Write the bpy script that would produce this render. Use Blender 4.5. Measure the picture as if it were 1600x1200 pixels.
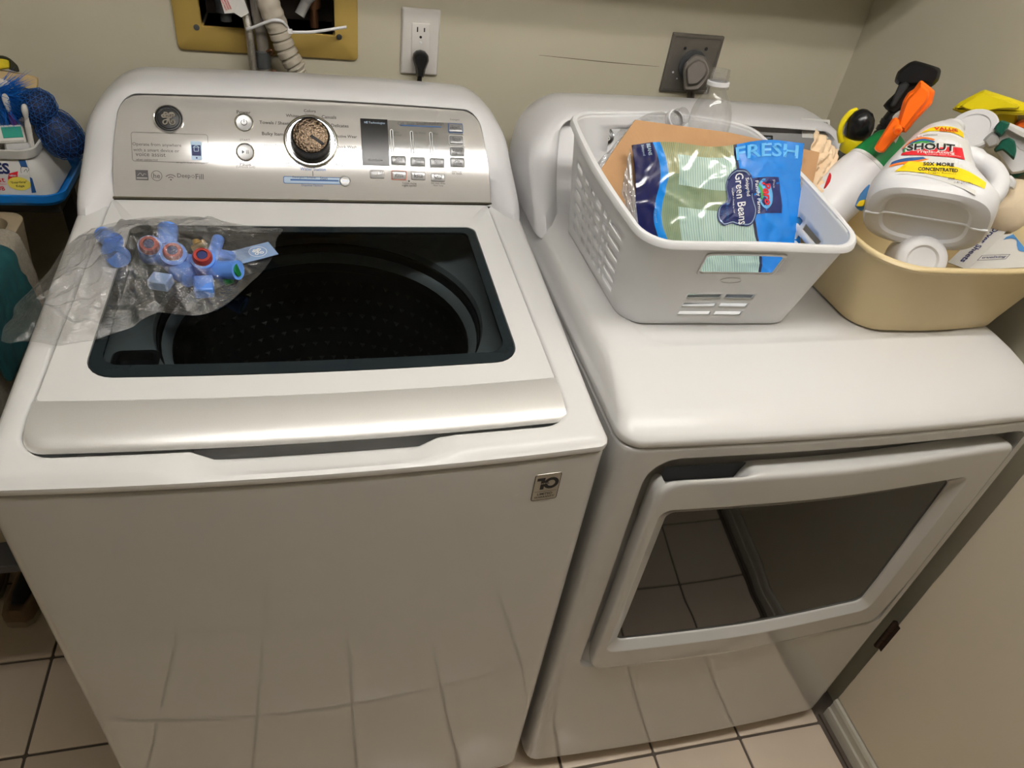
import bpy, bmesh, math, random
from mathutils import Vector, Matrix, noise
random.seed(7)
PI = math.pi
D = bpy.data
SC = bpy.context.scene
COL = SC.collection
for o in list(D.objects): D.objects.remove(o)

# ---------------------------------------------------------------- camera
CR = Vector((0.96808293, -0.21806065, 0.12355162))
CU = Vector((0.04621809, 0.63983245, 0.76712341))
CF = Vector((0.24633176, 0.73692876, -0.62948921))
CP = Vector((-0.34034, -0.57939, 1.51292))
FPX = 1125.62
cam = D.cameras.new('camera'); cam.sensor_width = 36; cam.lens = FPX*36/1600; cam.clip_start = .02
co = D.objects.new('camera', cam); COL.objects.link(co)
co.matrix_world = Matrix(((CR.x, CU.x, -CF.x, CP.x), (CR.y, CU.y, -CF.y, CP.y), (CR.z, CU.z, -CF.z, CP.z), (0, 0, 0, 1)))
SC.camera = co
# ---------------------------------------------------------------- light and exposure
TUBE_POWER = 44.0          # emission strength of the two ceiling tubes
TUBE_COL = (1.0, .965, .91)
w = D.worlds.new('world'); SC.world = w; w.use_nodes = True
w.node_tree.nodes['Background'].inputs[0].default_value = (.9, .85, .78, 1)
w.node_tree.nodes['Background'].inputs[1].default_value = .02
SC.view_settings.view_transform = 'Standard'; SC.view_settings.look = 'None'
SC.view_settings.exposure = 0.0; SC.view_settings.gamma = 1; SC.view_settings.use_curve_mapping = False

# ---------------------------------------------------------------- measuring helpers (pixel of the photograph -> point on a known plane)
def ray(px, py): return CF + CR*((px-800)/FPX) - CU*((py-600)/FPX)
def onp(px, py, P0, N):
    d = ray(px, py); N = Vector(N); return CP + d*((Vector(P0)-CP).dot(N)/d.dot(N))
def ry(px, py, y): return onp(px, py, (0, y, 0), (0, 1, 0))
def rz(px, py, z): return onp(px, py, (0, 0, z), (0, 0, 1))
def rx(px, py, x): return onp(px, py, (x, 0, 0), (1, 0, 0))

# ---------------------------------------------------------------- materials
def s2l(c): return tuple((v/12.92 if v <= .04045 else ((v+.055)/1.055)**2.4) for v in c)
def rgb(r, g, b): return s2l((r/255, g/255, b/255))
def _new(name):
    m = D.materials.new(name); m.use_nodes = True; nt = m.node_tree
    return m, nt, nt.nodes['Principled BSDF']
def mat(name, c, rough=.4, metal=0, spec=.5, coat=0, var=.04, vs=30, bump=0, bs=200, trans=0, aniso=0, emit=None, ior=1.45, stretch=None, crough=.05):
    m, nt, b = _new(name); N = nt.nodes; L = nt.links
    b.inputs['Roughness'].default_value = rough; b.inputs['Metallic'].default_value = metal
    b.inputs['Specular IOR Level'].default_value = spec; b.inputs['Coat Weight'].default_value = coat; b.inputs['Coat Roughness'].default_value = crough
    b.inputs['Transmission Weight'].default_value = trans; b.inputs['IOR'].default_value = ior; b.inputs['Anisotropic'].default_value = aniso
    tc = N.new('ShaderNodeTexCoord'); src = tc.outputs['Object']
    if stretch:
        mp = N.new('ShaderNodeMapping'); mp.inputs['Scale'].default_value = stretch; L.new(src, mp.inputs[0]); src = mp.outputs[0]
    nz = N.new('ShaderNodeTexNoise'); nz.inputs['Scale'].default_value = vs; nz.inputs['Detail'].default_value = 4; L.new(src, nz.inputs['Vector'])
    mx = N.new('ShaderNodeMix'); mx.data_type = 'RGBA'
    mx.inputs[6].default_value = (*[v*(1-var) for v in c], 1); mx.inputs[7].default_value = (*[min(1, v*(1+var)) for v in c], 1)
    L.new(nz.outputs['Fac'], mx.inputs[0]); L.new(mx.outputs[2], b.inputs['Base Color'])
    if bump:
        n2 = N.new('ShaderNodeTexNoise'); n2.inputs['Scale'].default_value = bs; n2.inputs['Detail'].default_value = 3; L.new(src, n2.inputs['Vector'])
        bp = N.new('ShaderNodeBump'); bp.inputs['Strength'].default_value = bump; bp.inputs['Distance'].default_value = .002
        L.new(n2.outputs['Fac'], bp.inputs['Height']); L.new(bp.outputs[0], b.inputs['Normal'])
    if emit: b.inputs['Emission Color'].default_value = (*emit[0], 1); b.inputs['Emission Strength'].default_value = emit[1]
    return m
def clear(name, tint=(1, 1, 1), rough=.02, haze=0., hazec=(1, 1, 1), ior=1.45, fl=0., bump=0, bs=60, cap=1.):
    """thin sheet: tinted see-through + fresnel gloss + a little haze"""
    m, nt, b = _new(name); N = nt.nodes; L = nt.links; N.remove(b); out = N['Material Output']
    t = N.new('ShaderNodeBsdfTransparent'); t.inputs[0].default_value = (*tint, 1)
    g = N.new('ShaderNodeBsdfGlossy'); g.inputs['Roughness'].default_value = rough
    f = N.new('ShaderNodeFresnel'); f.inputs[0].default_value = ior
    d = N.new('ShaderNodeBsdfDiffuse'); d.inputs[0].default_value = (*hazec, 1)
    nz = N.new('ShaderNodeTexNoise'); nz.inputs['Scale'].default_value = 14
    mm = N.new('ShaderNodeMath'); mm.operation = 'MULTIPLY'; mm.inputs[1].default_value = haze*2; L.new(nz.outputs['Fac'], mm.inputs[0])
    mn_ = N.new('ShaderNodeMath'); mn_.operation = 'MINIMUM'; mn_.inputs[1].default_value = cap; L.new(f.outputs[0], mn_.inputs[0])
    m1 = N.new('ShaderNodeMixShader'); L.new(mm.outputs[0], m1.inputs[0]); L.new(t.outputs[0], m1.inputs[1]); L.new(d.outputs[0], m1.inputs[2])
    ad = N.new('ShaderNodeMath'); ad.operation = 'ADD'; ad.use_clamp = True; ad.inputs[1].default_value = fl; L.new(mn_.outputs[0], ad.inputs[0])
    m2 = N.new('ShaderNodeMixShader'); L.new(ad.outputs[0], m2.inputs[0]); L.new(m1.outputs[0], m2.inputs[1]); L.new(g.outputs[0], m2.inputs[2])
    if bump:
        n2 = N.new('ShaderNodeTexNoise'); n2.inputs['Scale'].default_value = bs
        bp = N.new('ShaderNodeBump'); bp.inputs['Strength'].default_value = bump; bp.inputs['Distance'].default_value = .004
        L.new(n2.outputs['Fac'], bp.inputs['Height']); L.new(bp.outputs[0], g.inputs['Normal']); L.new(bp.outputs[0], f.inputs['Normal'])
    L.new(m2.outputs[0], out.inputs[0]); return m

M = {}
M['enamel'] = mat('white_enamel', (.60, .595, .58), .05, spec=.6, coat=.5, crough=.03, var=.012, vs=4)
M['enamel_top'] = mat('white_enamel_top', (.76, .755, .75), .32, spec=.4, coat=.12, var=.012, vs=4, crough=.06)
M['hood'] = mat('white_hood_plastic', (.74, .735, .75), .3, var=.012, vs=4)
M['silver'] = mat('silver_paint', (.80, .79, .775), .38, metal=.55, var=.05, vs=900)
M['keyfield'] = mat('key_field_silver', (.40, .40, .40), .12, metal=.7, var=.05, vs=60)
M['brushed'] = mat('brushed_steel', (.80, .785, .77), .12, metal=.55, var=.06, vs=60, stretch=(1, 60, 60))
M['chrome'] = mat('chrome', (.85, .85, .85), .08, metal=1, var=.02)
M['ltgrey'] = mat('light_grey_plastic', (.50, .50, .50), .25, metal=.3, var=.03)
M['grey'] = mat('mid_grey_plastic', (.26, .26, .265), .3, metal=.35, var=.03)
M['dryer_grey'] = mat('dryer_grey_band', (.27, .27, .275), .35, metal=.3, var=.03)
M['pocket'] = mat('pocket_grey', (.25, .245, .24), .4, var=.03)
M['black'] = mat('black_plastic', (.008, .008, .009), .25, var=.1)
M['blackmat'] = mat('black_matte', (.012, .012, .013), .6, var=.1)
M['border'] = mat('glass_border', (.012, .018, .022), .12, var=.05)
M['bronze'] = mat('hammered_bronze', (.15, .112, .078), .25, metal=1, var=.95, vs=420, bump=1, bs=260)
M['wall'] = mat('painted_wall', rgb(196, 190, 170), .55, spec=.3, var=.03, vs=6, bump=.12, bs=120)
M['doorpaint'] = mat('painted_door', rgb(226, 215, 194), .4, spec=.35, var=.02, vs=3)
M['trim'] = mat('white_trim', rgb(205, 202, 190), .4, var=.03)
M['ceil'] = mat('ceiling_paint', (.85, .83, .78), .8, var=.02)
M['grout'] = mat('grey_grout', rgb(96, 86, 76), .9, var=.2, vs=40, bump=.3)
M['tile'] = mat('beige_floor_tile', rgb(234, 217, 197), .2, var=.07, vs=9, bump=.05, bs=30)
M['tub'] = mat('tub_grey', (.50, .53, .55), .4, var=.03)
M['basket_metal'] = mat('dark_drum', (.045, .045, .047), .35, metal=.5, var=.1)
M['drumhole'] = mat('drum_dimple', (.09, .09, .085), .3, metal=.7, var=.1)
M['lidglass'] = clear('smoked_lid_glass', (.36, .40, .41), .02, ior=1.3)
M['doorglass'] = mat('smoked_door_glass', (.010, .010, .009), .03, spec=.42, var=.05)
M['inner'] = mat('door_inner_print', (.022, .022, .021), .06, spec=.7, var=.05)
M['ink'] = mat('grey_ink', (.022, .022, .024), .5, var=.02)
M['inklt'] = mat('light_grey_ink', (.085, .085, .09), .5, var=.02)
M['inkblack'] = mat('black_ink', (.012, .012, .014), .5, var=.02)
M['inknavy'] = mat('navy_ink', rgb(28, 38, 92), .45, var=.02)
M['inkblue'] = mat('blue_ink', rgb(38, 84, 140), .4, var=.02)
M['inkpale'] = mat('pale_blue_ink', rgb(150, 170, 190), .35, metal=.3, var=.02)
M['inkred'] = mat('red_ink', rgb(205, 32, 44), .4, var=.02)
M['inkorange'] = mat('orange_ink', rgb(232, 120, 40), .4, var=.02)
M['inkyellow'] = mat('yellow_ink', rgb(240, 208, 20), .4, var=.02)
M['inkgreen'] = mat('green_ink', rgb(60, 150, 70), .4, var=.02)
M['inkwhite'] = mat('white_ink', (.85, .85, .84), .4, var=.02)
M['inkpink'] = mat('pink_ink', rgb(200, 120, 100), .4, var=.02)
M['sticker'] = mat('white_sticker', (.70, .69, .66), .4, var=.02)
M['badge'] = mat('silver_sticker', (.42, .39, .33), .3, metal=.5, var=.08)
M['basket'] = mat('white_basket_plastic', (.80, .805, .82), .33, var=.03, vs=12)
M['bin'] = mat('cream_dishpan_plastic', rgb(216, 196, 152), .4, var=.05, vs=14)
M['card'] = mat('brown_cardboard', rgb(178, 138, 98), .8, var=.08, vs=40, bump=.1)
M['paper'] = mat('tan_crumpled_paper', rgb(228, 203, 170), .8, var=.06, vs=30)
M['clearpet'] = clear('clear_bottle_plastic', (.95, .95, .95), .05, .05, (.9, .9, .9), ior=1.3, fl=.03, cap=.22)
M['film'] = clear('clear_bag_film', (.99, .99, .99), .13, .035, (.9, .9, .92), fl=.12, cap=.30, bump=.5, bs=60)
M['film_under'] = clear('clear_bag_under_film', (.99, .99, .99), .1, .0, cap=.03)
M['wrap'] = clear('clear_wrap', (.90, .91, .92), .10, .16, (.9, .9, .92), fl=.05, cap=.3)
M['valve'] = mat('blue_valve_plastic', rgb(92, 142, 226), .3, var=.05)
M['port'] = mat('red_brown_port', rgb(150, 48, 40), .35, var=.08)
M['brass'] = mat('brass', rgb(200, 160, 80), .3, metal=.8, var=.1)
M['green'] = mat('green_plastic', rgb(22, 118, 62), .35, var=.04)
M['dkgreen'] = mat('dark_green_plastic', rgb(6, 84, 66), .35, var=.04)
M['orange'] = mat('orange_plastic', rgb(250, 108, 12), .35, var=.04)
M['yellow'] = mat('yellow_plastic', rgb(228, 208, 22), .3, var=.06)
M['hdpe'] = mat('white_bottle_plastic', (.76, .76, .78), .33, var=.02)
M['cream'] = mat('cream_wool', rgb(226, 208, 180), .9, var=.05, vs=60, bump=.2)
M['boxwhite'] = mat('box_card', (.66, .65, .63), .5, var=.03)
M['boxin'] = mat('box_inside', rgb(110, 88, 70), .8, var=.1)
M['boxblue'] = mat('box_blue_print', rgb(70, 130, 190), .45, var=.03)
M['hosegrey'] = mat('grey_hose', rgb(168, 160, 146), .5, var=.06)
M['pipegrey'] = mat('grey_pipe', rgb(120, 114, 106), .5, var=.08)
M['darkpipe'] = mat('dark_valve', rgb(70, 72, 74), .4, var=.15)
M['braid'] = mat('braided_steel', (.5, .48, .44), .3, metal=.9, var=.3, vs=500, bump=.6, bs=700)
M['yellowbox'] = mat('yellowed_plastic', rgb(168, 142, 74), .5, var=.10, vs=10)
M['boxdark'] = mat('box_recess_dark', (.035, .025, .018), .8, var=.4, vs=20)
M['copper'] = mat('aged_copper', rgb(104, 70, 46), .5, metal=.6, var=.3)
M['plate'] = mat('white_wall_plate', (.70, .67, .64), .35, var=.02)
M['steelplate'] = mat('grey_steel_plate', rgb(116, 112, 106), .4, metal=.5, var=.15, vs=50, bump=.2, bs=300)
M['plug'] = mat('grey_plug', rgb(112, 106, 100), .5, var=.05)
M['rust'] = mat('rusty_hinge', rgb(58, 42, 32), .6, metal=.5, var=.4, vs=120, bump=.4)
M['wipewhite'] = mat('wipe_tub_white', (.60, .59, .56), .4, var=.03)
M['wipeblue'] = mat('wipe_lid_blue', rgb(20, 120, 205), .35, var=.05)
M['bristle'] = mat('blue_bristle', rgb(10, 100, 190), .5, var=.2, vs=200)
M['meshblue'] = mat('blue_mesh', rgb(30, 88, 158), .4, var=.3, vs=150)
M['meshdark'] = mat('blue_mesh_core', rgb(8, 24, 60), .6, var=.7, vs=120, bump=.6, bs=160)
M['sponge'] = mat('yellow_sponge', rgb(206, 184, 36), .9, var=.2, vs=150, bump=.6, bs=250)
M['scour'] = mat('dark_scour_pad', rgb(52, 50, 32), .9, var=.3, vs=150, bump=.6, bs=250)
M['tan'] = mat('tan_block', rgb(186, 162, 116), .7, var=.05)
M['purple'] = mat('purple_plastic', rgb(96, 38, 110), .3, var=.1)
M['teal'] = mat('teal_plastic', rgb(24, 140, 120), .35, var=.1)
M['brushwhite'] = mat('toothbrush_white', (.62, .60, .56), .35, var=.03)
M['hamper'] = mat('beige_hamper', rgb(168, 152, 124), .5, var=.04)
M['towel'] = mat('grey_terry', rgb(150, 142, 128), .95, var=.25, vs=180, bump=1, bs=260)
M['cloth'] = mat('teal_cloth', rgb(16, 72, 76), .9, var=.3, vs=30, bump=.6, bs=60)
M['dark'] = mat('dark_cabinet', rgb(58, 56, 54), .6, var=.1)
M['shoe'] = mat('tan_canvas_shoe', rgb(120, 98, 76), .9, var=.15, vs=60, bump=.3)
M['sole'] = mat('off_white_sole', rgb(150, 138, 116), .7, var=.1)
M['lamp'] = mat('lamp_tube', (.9, .9, .9), .5, var=0, emit=(TUBE_COL, TUBE_POWER))
M['lamphouse'] = mat('lamp_housing', (.75, .75, .75), .5, var=.02)

# ---------------------------------------------------------------- object helpers
def frame(o, z, x):
    z = Vector(z).normalized(); x = Vector(x); x = (x - z*x.dot(z)).normalized(); y = z.cross(x)
    return Matrix(((x.x, y.x, z.x, o[0]), (x.y, y.y, z.y, o[1]), (x.z, y.z, z.z, o[2]), (0, 0, 0, 1)))
def tag(o, label, cat, group=None):
    o['label'] = label; o['category'] = cat
    if group: o['group'] = group
    return o
def thing(name, label, cat, loc=(0, 0, 0), m=None, group=None):
    o = D.objects.new(name, None); COL.objects.link(o); o.empty_display_size = .05
    if m is not None: o.matrix_basis = m
    else: o.location = loc
    return tag(o, label, cat, group)
def wmat(o):
    m = Matrix()
    while o: m = o.matrix_basis @ m; o = o.parent
    return m
def mk(name, geo, mt, parent=None, smooth=True, angle=38, local=False, kind=None, label=None, uv=None, mats=None):
    vs, fs = geo[0], geo[1]
    vs = [Vector(v) for v in vs]
    if parent is not None and not local:
        inv = wmat(parent).inverted(); vs = [inv @ v for v in vs]
    me = D.meshes.new(name); me.from_pydata(vs, [], fs)
    if uv:
        ul = me.uv_layers.new(name='UVMap')
        for lp in me.loops: ul.data[lp.index].uv = uv[lp.vertex_index]
    bm = bmesh.new(); bm.from_mesh(me)
    bmesh.ops.recalc_face_normals(bm, faces=bm.faces); bm.to_mesh(me); bm.free()
    if smooth:
        for p in me.polygons: p.use_smooth = True
        me.set_sharp_from_angle(angle=math.radians(angle))
    me.materials.append(M[mt] if isinstance(mt, str) else mt)
    o = D.objects.new(name, me); COL.objects.link(o)
    if parent is not None: o.parent = parent
    if name in ('lettering', 'symbols', 'symbol') and kind is None: kind = 'stuff'
    if kind: o['kind'] = kind
    if label: o['label'] = label
    return o
def join(*gs):
    V, F = [], []
    for g in gs:
        n = len(V); V += [Vector(v) for v in g[0]]; F += [tuple(i+n for i in f) for f in g[1]]
    return V, F
def xf(g, m): return [m @ Vector(v) for v in g[0]], g[1]
def mv(g, d): d = Vector(d); return [Vector(v)+d for v in g[0]], g[1]
def box(x0, x1, y0, y1, z0, z1, b=0.0, seg=2):
    if b <= 0:
        V = [(x, y, z) for z in (z0, z1) for x, y in ((x0, y0), (x1, y0), (x1, y1), (x0, y1))]
        return V, [(0, 3, 2, 1), (4, 5, 6, 7), (0, 1, 5, 4), (1, 2, 6, 5), (2, 3, 7, 6), (3, 0, 4, 7)]
    bm = bmesh.new(); bmesh.ops.create_cube(bm, size=1)
    for v in bm.verts: v.co = Vector(((x0+x1)/2+v.co.x*(x1-x0), (y0+y1)/2+v.co.y*(y1-y0), (z0+z1)/2+v.co.z*(z1-z0)))
    bmesh.ops.bevel(bm, geom=bm.edges[:], offset=b, segments=seg, affect='EDGES', profile=.5)
    bm.verts.index_update(); g = [v.co.copy() for v in bm.verts], [tuple(v.index for v in f.verts) for f in bm.faces]; bm.free(); return g
def rr(x0, x1, y0, y1, r, nc=6, ne=8):
    """rounded rectangle, counter-clockwise; r = one radius or (bl, br, tr, tl)"""
    if not isinstance(r, (tuple, list)): r = (r,)*4
    P = []
    cs = [(x1-r[1], y0+r[1], r[1], -PI/2), (x1-r[2], y1-r[2], r[2], 0), (x0+r[3], y1-r[3], r[3], PI/2), (x0+r[0], y0+r[0], r[0], PI)]
    st = [(x0+r[0], y0), (x1, y0+r[1]), (x1-r[2], y1), (x0, y1-r[3])]
    en = [(x1-r[1], y0), (x1, y1-r[2]), (x0+r[3], y1), (x0, y0+r[0])]
    for k in range(4):
        for i in range(ne):
            t = i/ne; P.append((st[k][0]+(en[k][0]-st[k][0])*t, st[k][1]+(en[k][1]-st[k][1])*t))
        cx, cy, rad, a0 = cs[k]
        for j in range(nc):
            a = a0+PI/2*j/nc; P.append((cx+rad*math.cos(a), cy+rad*math.sin(a)))
    return P
def loft(rings, cap0=False, cap1=False, closed=True):
    n = len(rings[0]); V = [Vector(p) for r in rings for p in r]; F = []
    for k in range(len(rings)-1):
        for i in range(n if closed else n-1):
            j = (i+1) % n; F.append((k*n+i, k*n+j, (k+1)*n+j, (k+1)*n+i))
    if cap0: F.append(tuple(range(n-1, -1, -1)))
    if cap1: F.append(tuple((len(rings)-1)*n+i for i in range(n)))
    return V, F
def lathe(prof, n=28, cap0=True, cap1=True):
    return loft([[(r*math.cos(2*PI*i/n), r*math.sin(2*PI*i/n), z) for i in range(n)] for r, z in prof], cap0, cap1)
def smoothpath(P, sub=6):
    P = [Vector(p) for p in P]; out = []
    for i in range(len(P)-1):
        a = P[max(i-1, 0)]; b = P[i]; c = P[i+1]; d = P[min(i+2, len(P)-1)]
        for k in range(sub):
            t = k/sub; out.append(.5*((2*b)+(c-a)*t+(2*a-5*b+4*c-d)*t*t+(3*b-a-3*c+d)*t**3))
    out.append(P[-1]); return out
def tube(path, r, n=10, cap=True, sq=None):
    P = [Vector(p) for p in path]; rings = []; up = None
    for i, p in enumerate(P):
        t = (P[min(i+1, len(P)-1)]-P[max(i-1, 0)]).normalized()
        if up is None: up = Vector((0, 0, 1)) if abs(t.z) < .9 else Vector((1, 0, 0))
        a = up - t*up.dot(t); a.normalize(); b = t.cross(a); up = a
        rad = r[i] if isinstance(r, (list, tuple)) else r
        q = sq or (1, 1)
        rings.append([p+a*(rad*q[0]*math.cos(2*PI*k/n))+b*(rad*q[1]*math.sin(2*PI*k/n)) for k in range(n)])
    return loft(rings, cap, cap)
def sphere(c, r, n=20, m=12, sc=(1, 1, 1)):
    rings = [[(c[0]+r*sc[0]*math.sin(PI*k/m)*math.cos(2*PI*i/n), c[1]+r*sc[1]*math.sin(PI*k/m)*math.sin(2*PI*i/n), c[2]-r*sc[2]*math.cos(PI*k/m)) for i in range(n)] for k in range(1, m)]
    return loft(rings, True, True)
def prism(P, z0, z1, b=0.0):
    """extrude a 2D outline along z, with an optional small chamfer"""
    n = len(P); cx = sum(p[0] for p in P)/n; cy = sum(p[1] for p in P)/n
    def ins(d):
        out = []
        for i in range(n):
            a = Vector(P[i-1]); c = Vector(P[i]); e = Vector(P[(i+1) % n])
            n1 = (c-a); n2 = (e-c); n1 = Vector((-n1.y, n1.x)).normalized() if n1.length else Vector((0, 0)); n2 = Vector((-n2.y, n2.x)).normalized() if n2.length else Vector((0, 0))
            m = n1+n2; L = m.length
            m = m/L*min(2.0, 2/L) if L > 1e-6 else Vector((0, 0))
            out.append(c+m*d*.7)
        return out
    A = sum(P[i][0]*P[(i+1) % n][1]-P[(i+1) % n][0]*P[i][1] for i in range(n))
    if A < 0: P = P[::-1]
    if b:
        I = ins(b)
        return loft([[(p[0], p[1], z0) for p in I], [(p[0], p[1], z0+b) for p in P], [(p[0], p[1], z1-b) for p in P], [(p[0], p[1], z1) for p in I]], True, True)
    return loft([[(p[0], p[1], z0) for p in P], [(p[0], p[1], z1) for p in P]], True, True)

# ---------------------------------------------------------------- flat print: 2D geometry that is laid on a surface
_tc = {}
def text2d(s, bold=0., shear=0., sp=1.):
    k = (s, bold, shear, sp)
    if k not in _tc:
        cu = D.curves.new('t', 'FONT'); cu.body = s; cu.size = 1; cu.offset = bold; cu.shear = shear; cu.space_character = sp; cu.resolution_u = 2; cu.fill_mode = 'FRONT'
        o = D.objects.new('t', cu); me = o.to_mesh()
        V = [(v.co.x, v.co.y) for v in me.vertices]; F = [tuple(p.vertices) for p in me.polygons]
        o.to_mesh_clear(); D.objects.remove(o); D.curves.remove(cu); _tc[k] = (V, F)
    return _tc[k]
class G2:
    def __init__(s): s.V = []; s.F = []
    def add(s, V, F):
        n = len(s.V); s.V += list(V); s.F += [tuple(i+n for i in f) for f in F]; return s
    def text(s, t, cx, cy, w=None, h=None, rot=0, bold=0., shear=0., sp=1., left=False):
        V, F = text2d(t, bold, shear, sp)
        if not V: return s
        x0 = min(v[0] for v in V); x1 = max(v[0] for v in V); y0 = min(v[1] for v in V); y1 = max(v[1] for v in V)
        if h is None: sx = sy = w/(x1-x0)
        elif w is None: sx = sy = h/(y1-y0)
        else: sx = w/(x1-x0); sy = h/(y1-y0)
        ca, sa = math.cos(rot), math.sin(rot); o = []
        for x, y in V:
            a = (x-(x0 if left else (x0+x1)/2))*sx; b = (y-(y0+y1)/2)*sy; o.append((cx+a*ca-b*sa, cy+a*sa+b*ca))
        return s.add(o, F)
    def poly(s, P): return s.add(P, [tuple(range(len(P)))])
    def rect(s, x0, x1, y0, y1, nx=1, ny=1):
        V = [(x0+(x1-x0)*i/nx, y0+(y1-y0)*j/ny) for j in range(ny+1) for i in range(nx+1)]
        return s.add(V, [(j*(nx+1)+i, j*(nx+1)+i+1, (j+1)*(nx+1)+i+1, (j+1)*(nx+1)+i) for j in range(ny) for i in range(nx)])
    def disc(s, cx, cy, r, n=28, q=1.0): return s.poly([(cx+r*math.cos(2*PI*i/n), cy+r*q*math.sin(2*PI*i/n)) for i in range(n)])
    def ring(s, A, B):
        n = len(A); return s.add(list(A)+list(B), [(i, (i+1) % n, n+(i+1) % n, n+i) for i in range(n)])
    def circ(s, cx, cy, r0, r1, n=32, q=1.0):
        c = lambda r: [(cx+r*math.cos(2*PI*i/n), cy+r*q*math.sin(2*PI*i/n)) for i in range(n)]
        return s.ring(c(r0), c(r1))
    def rrline(s, x0, x1, y0, y1, r, t): return s.ring(rr(x0, x1, y0, y1, r, 4, 3), rr(x0+t, x1-t, y0+t, y1-t, max(r-t, .0001), 4, 3))
    def stroke(s, P, wd, sub=5, taper=False):
        P = [Vector((p[0], p[1], 0)) for p in P]; P = smoothpath(P, sub); V = []; n = len(P)
        for i, p in enumerate(P):
            t = (P[min(i+1, n-1)]-P[max(i-1, 0)]); t.normalize(); q = Vector((-t.y, t.x, 0)); h = wd/2*(1 if not taper else .35+.65*math.sin(PI*i/(n-1)))
            V += [(p.x+q.x*h, p.y+q.y*h), (p.x-q.x*h, p.y-q.y*h)]
        return s.add(V, [(2*i, 2*i+1, 2*i+3, 2*i+2) for i in range(n-1)])
    def geo(s, fn): return [fn(x, y) for x, y in s.V], s.F
def emblem(g, cx, cy, r):
    """cursive round monogram of four loops"""
    S = lambda P: [(cx+x*r, cy+y*r) for x, y in P]
    g.stroke(S([(.02, .05), (-.15, -.12), (-.42, -.22), (-.52, -.45), (-.38, -.62), (-.18, -.52), (-.10, -.25), (0, .1), (.05, .3)]), .13*r)
    g.stroke(S([(.05, .02), (.06, -.3), (.2, -.58), (.45, -.62), (.6, -.4), (.5, -.18), (.3, -.18), (.26, -.35), (.38, -.4)]), .13*r)
    g.stroke(S([(0, .1), (-.2, .12), (-.5, .1), (-.6, .3), (-.42, .42), (-.35, .6), (-.12, .56), (-.02, .3), (.0, .1)]), .16*r)
    g.stroke(S([(-.45, .25), (-.25, .35), (-.15, .3)]), .22*r)
    g.stroke(S([(.06, .1), (.25, .1), (.3, .3), (.5, .25), (.55, .45), (.35, .62), (.12, .55), (.08, .3), (.06, .12)]), .14*r)
    g.stroke(S([(.18, .45), (.3, .5), (.4, .45)]), .16*r)
    return g

# ================================================================ THE ROOM
YW, XR = .8462, .7752
XL, YF, ZC = -1.75, -3.4, 2.20
ZF = -.03; T = .2066; TX, TY = -.9415, -.0146; G = .0030
fl = mk('floor', box(XL, XR, YF, YW, ZF-.03, ZF-.004), 'grout', smooth=False, kind='structure')
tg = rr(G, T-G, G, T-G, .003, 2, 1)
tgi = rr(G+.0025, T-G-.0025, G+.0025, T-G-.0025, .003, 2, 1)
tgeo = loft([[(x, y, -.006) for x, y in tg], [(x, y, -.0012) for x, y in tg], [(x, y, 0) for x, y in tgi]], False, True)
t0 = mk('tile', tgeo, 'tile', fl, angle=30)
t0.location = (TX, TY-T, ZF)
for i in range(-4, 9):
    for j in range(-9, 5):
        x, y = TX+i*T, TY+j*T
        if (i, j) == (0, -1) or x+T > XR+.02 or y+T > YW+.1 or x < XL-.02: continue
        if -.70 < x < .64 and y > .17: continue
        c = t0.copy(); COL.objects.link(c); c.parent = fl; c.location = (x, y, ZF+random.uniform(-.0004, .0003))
HX0, HX1 = ry(313, 20, YW).x, ry(522, 30, YW).x; HZ0 = (ry(315, 41, YW).z+ry(523, 53, YW).z)/2; HZ1 = HZ0+.13
mk('wall_back', join(box(XL, HX0, YW, YW+.1, ZF-.03, ZC), box(HX1, XR+.1, YW, YW+.1, ZF-.03, ZC), box(HX0, HX1, YW, YW+.1, ZF-.03, HZ0), box(HX0, HX1, YW, YW+.1, HZ1, ZC)), 'wall', smooth=False, kind='structure')
wr = mk('wall_right', join(box(XR, XR+.1, .012, YW, ZF-.03, ZC), box(.7745, XR+.1, YF, .012, ZF-.03, ZC)), 'wall', smooth=False, kind='structure')
mk('wall_left', box(XL-.1, XL, YF, YW, ZF-.03, ZC), 'wall', smooth=False, kind='structure')
mk('wall_front', box(XL, XR, YF-.1, YF, ZF-.03, ZC), 'wall', smooth=False, kind='structure')
mk('ceiling', box(XL-.1, XR+.1, YF-.1, YW+.1, ZC, ZC+.08), 'ceil', smooth=False, kind='structure')
# door leaf lying on the right, its hinge edge level with the dryer front
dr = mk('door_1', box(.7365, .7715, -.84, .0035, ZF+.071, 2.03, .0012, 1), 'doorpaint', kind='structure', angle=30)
hz = ry(1385, 990, .0)
hg = rx(1384, 991, .7345)
mk('hinge', join(xf(lathe([(.0055, -.044), (.0058, -.043), (.0058, -.016), (.005, -.0155), (.005, -.0145), (.0058, -.014), (.0058, .014), (.005, .0145), (.005, .0155), (.0058, .016), (.0058, .043), (.003, .0465)], 14), Matrix.Translation((.7345, .009, hg.z))),
                 box(.7355, .7372, -.004, .007, hg.z-.043, hg.z+.043)), 'rust', dr, label='dark rusty hinge')
# skirting with two ridges under the door leaf, and a grey grout line at its foot
bp = [(x+.0175, z+ZF) for x, z in ((.7505, 0), (.7120, 0), (.7120, .030), (.7155, .033), (.7155, .052), (.7130, .055), (.7150, .064), (.7185, .068), (.7505, .068))]
mk('baseboard_right', loft([[(x, y, z) for x, z in bp] for y in (-.9, .003)], True, True), 'trim', smooth=False, kind='structure')
mk('trim_1', box(.7195, .7290, -.9, .004, ZF-.004, ZF+.0015), 'grout', smooth=False, kind='structure')
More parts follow.
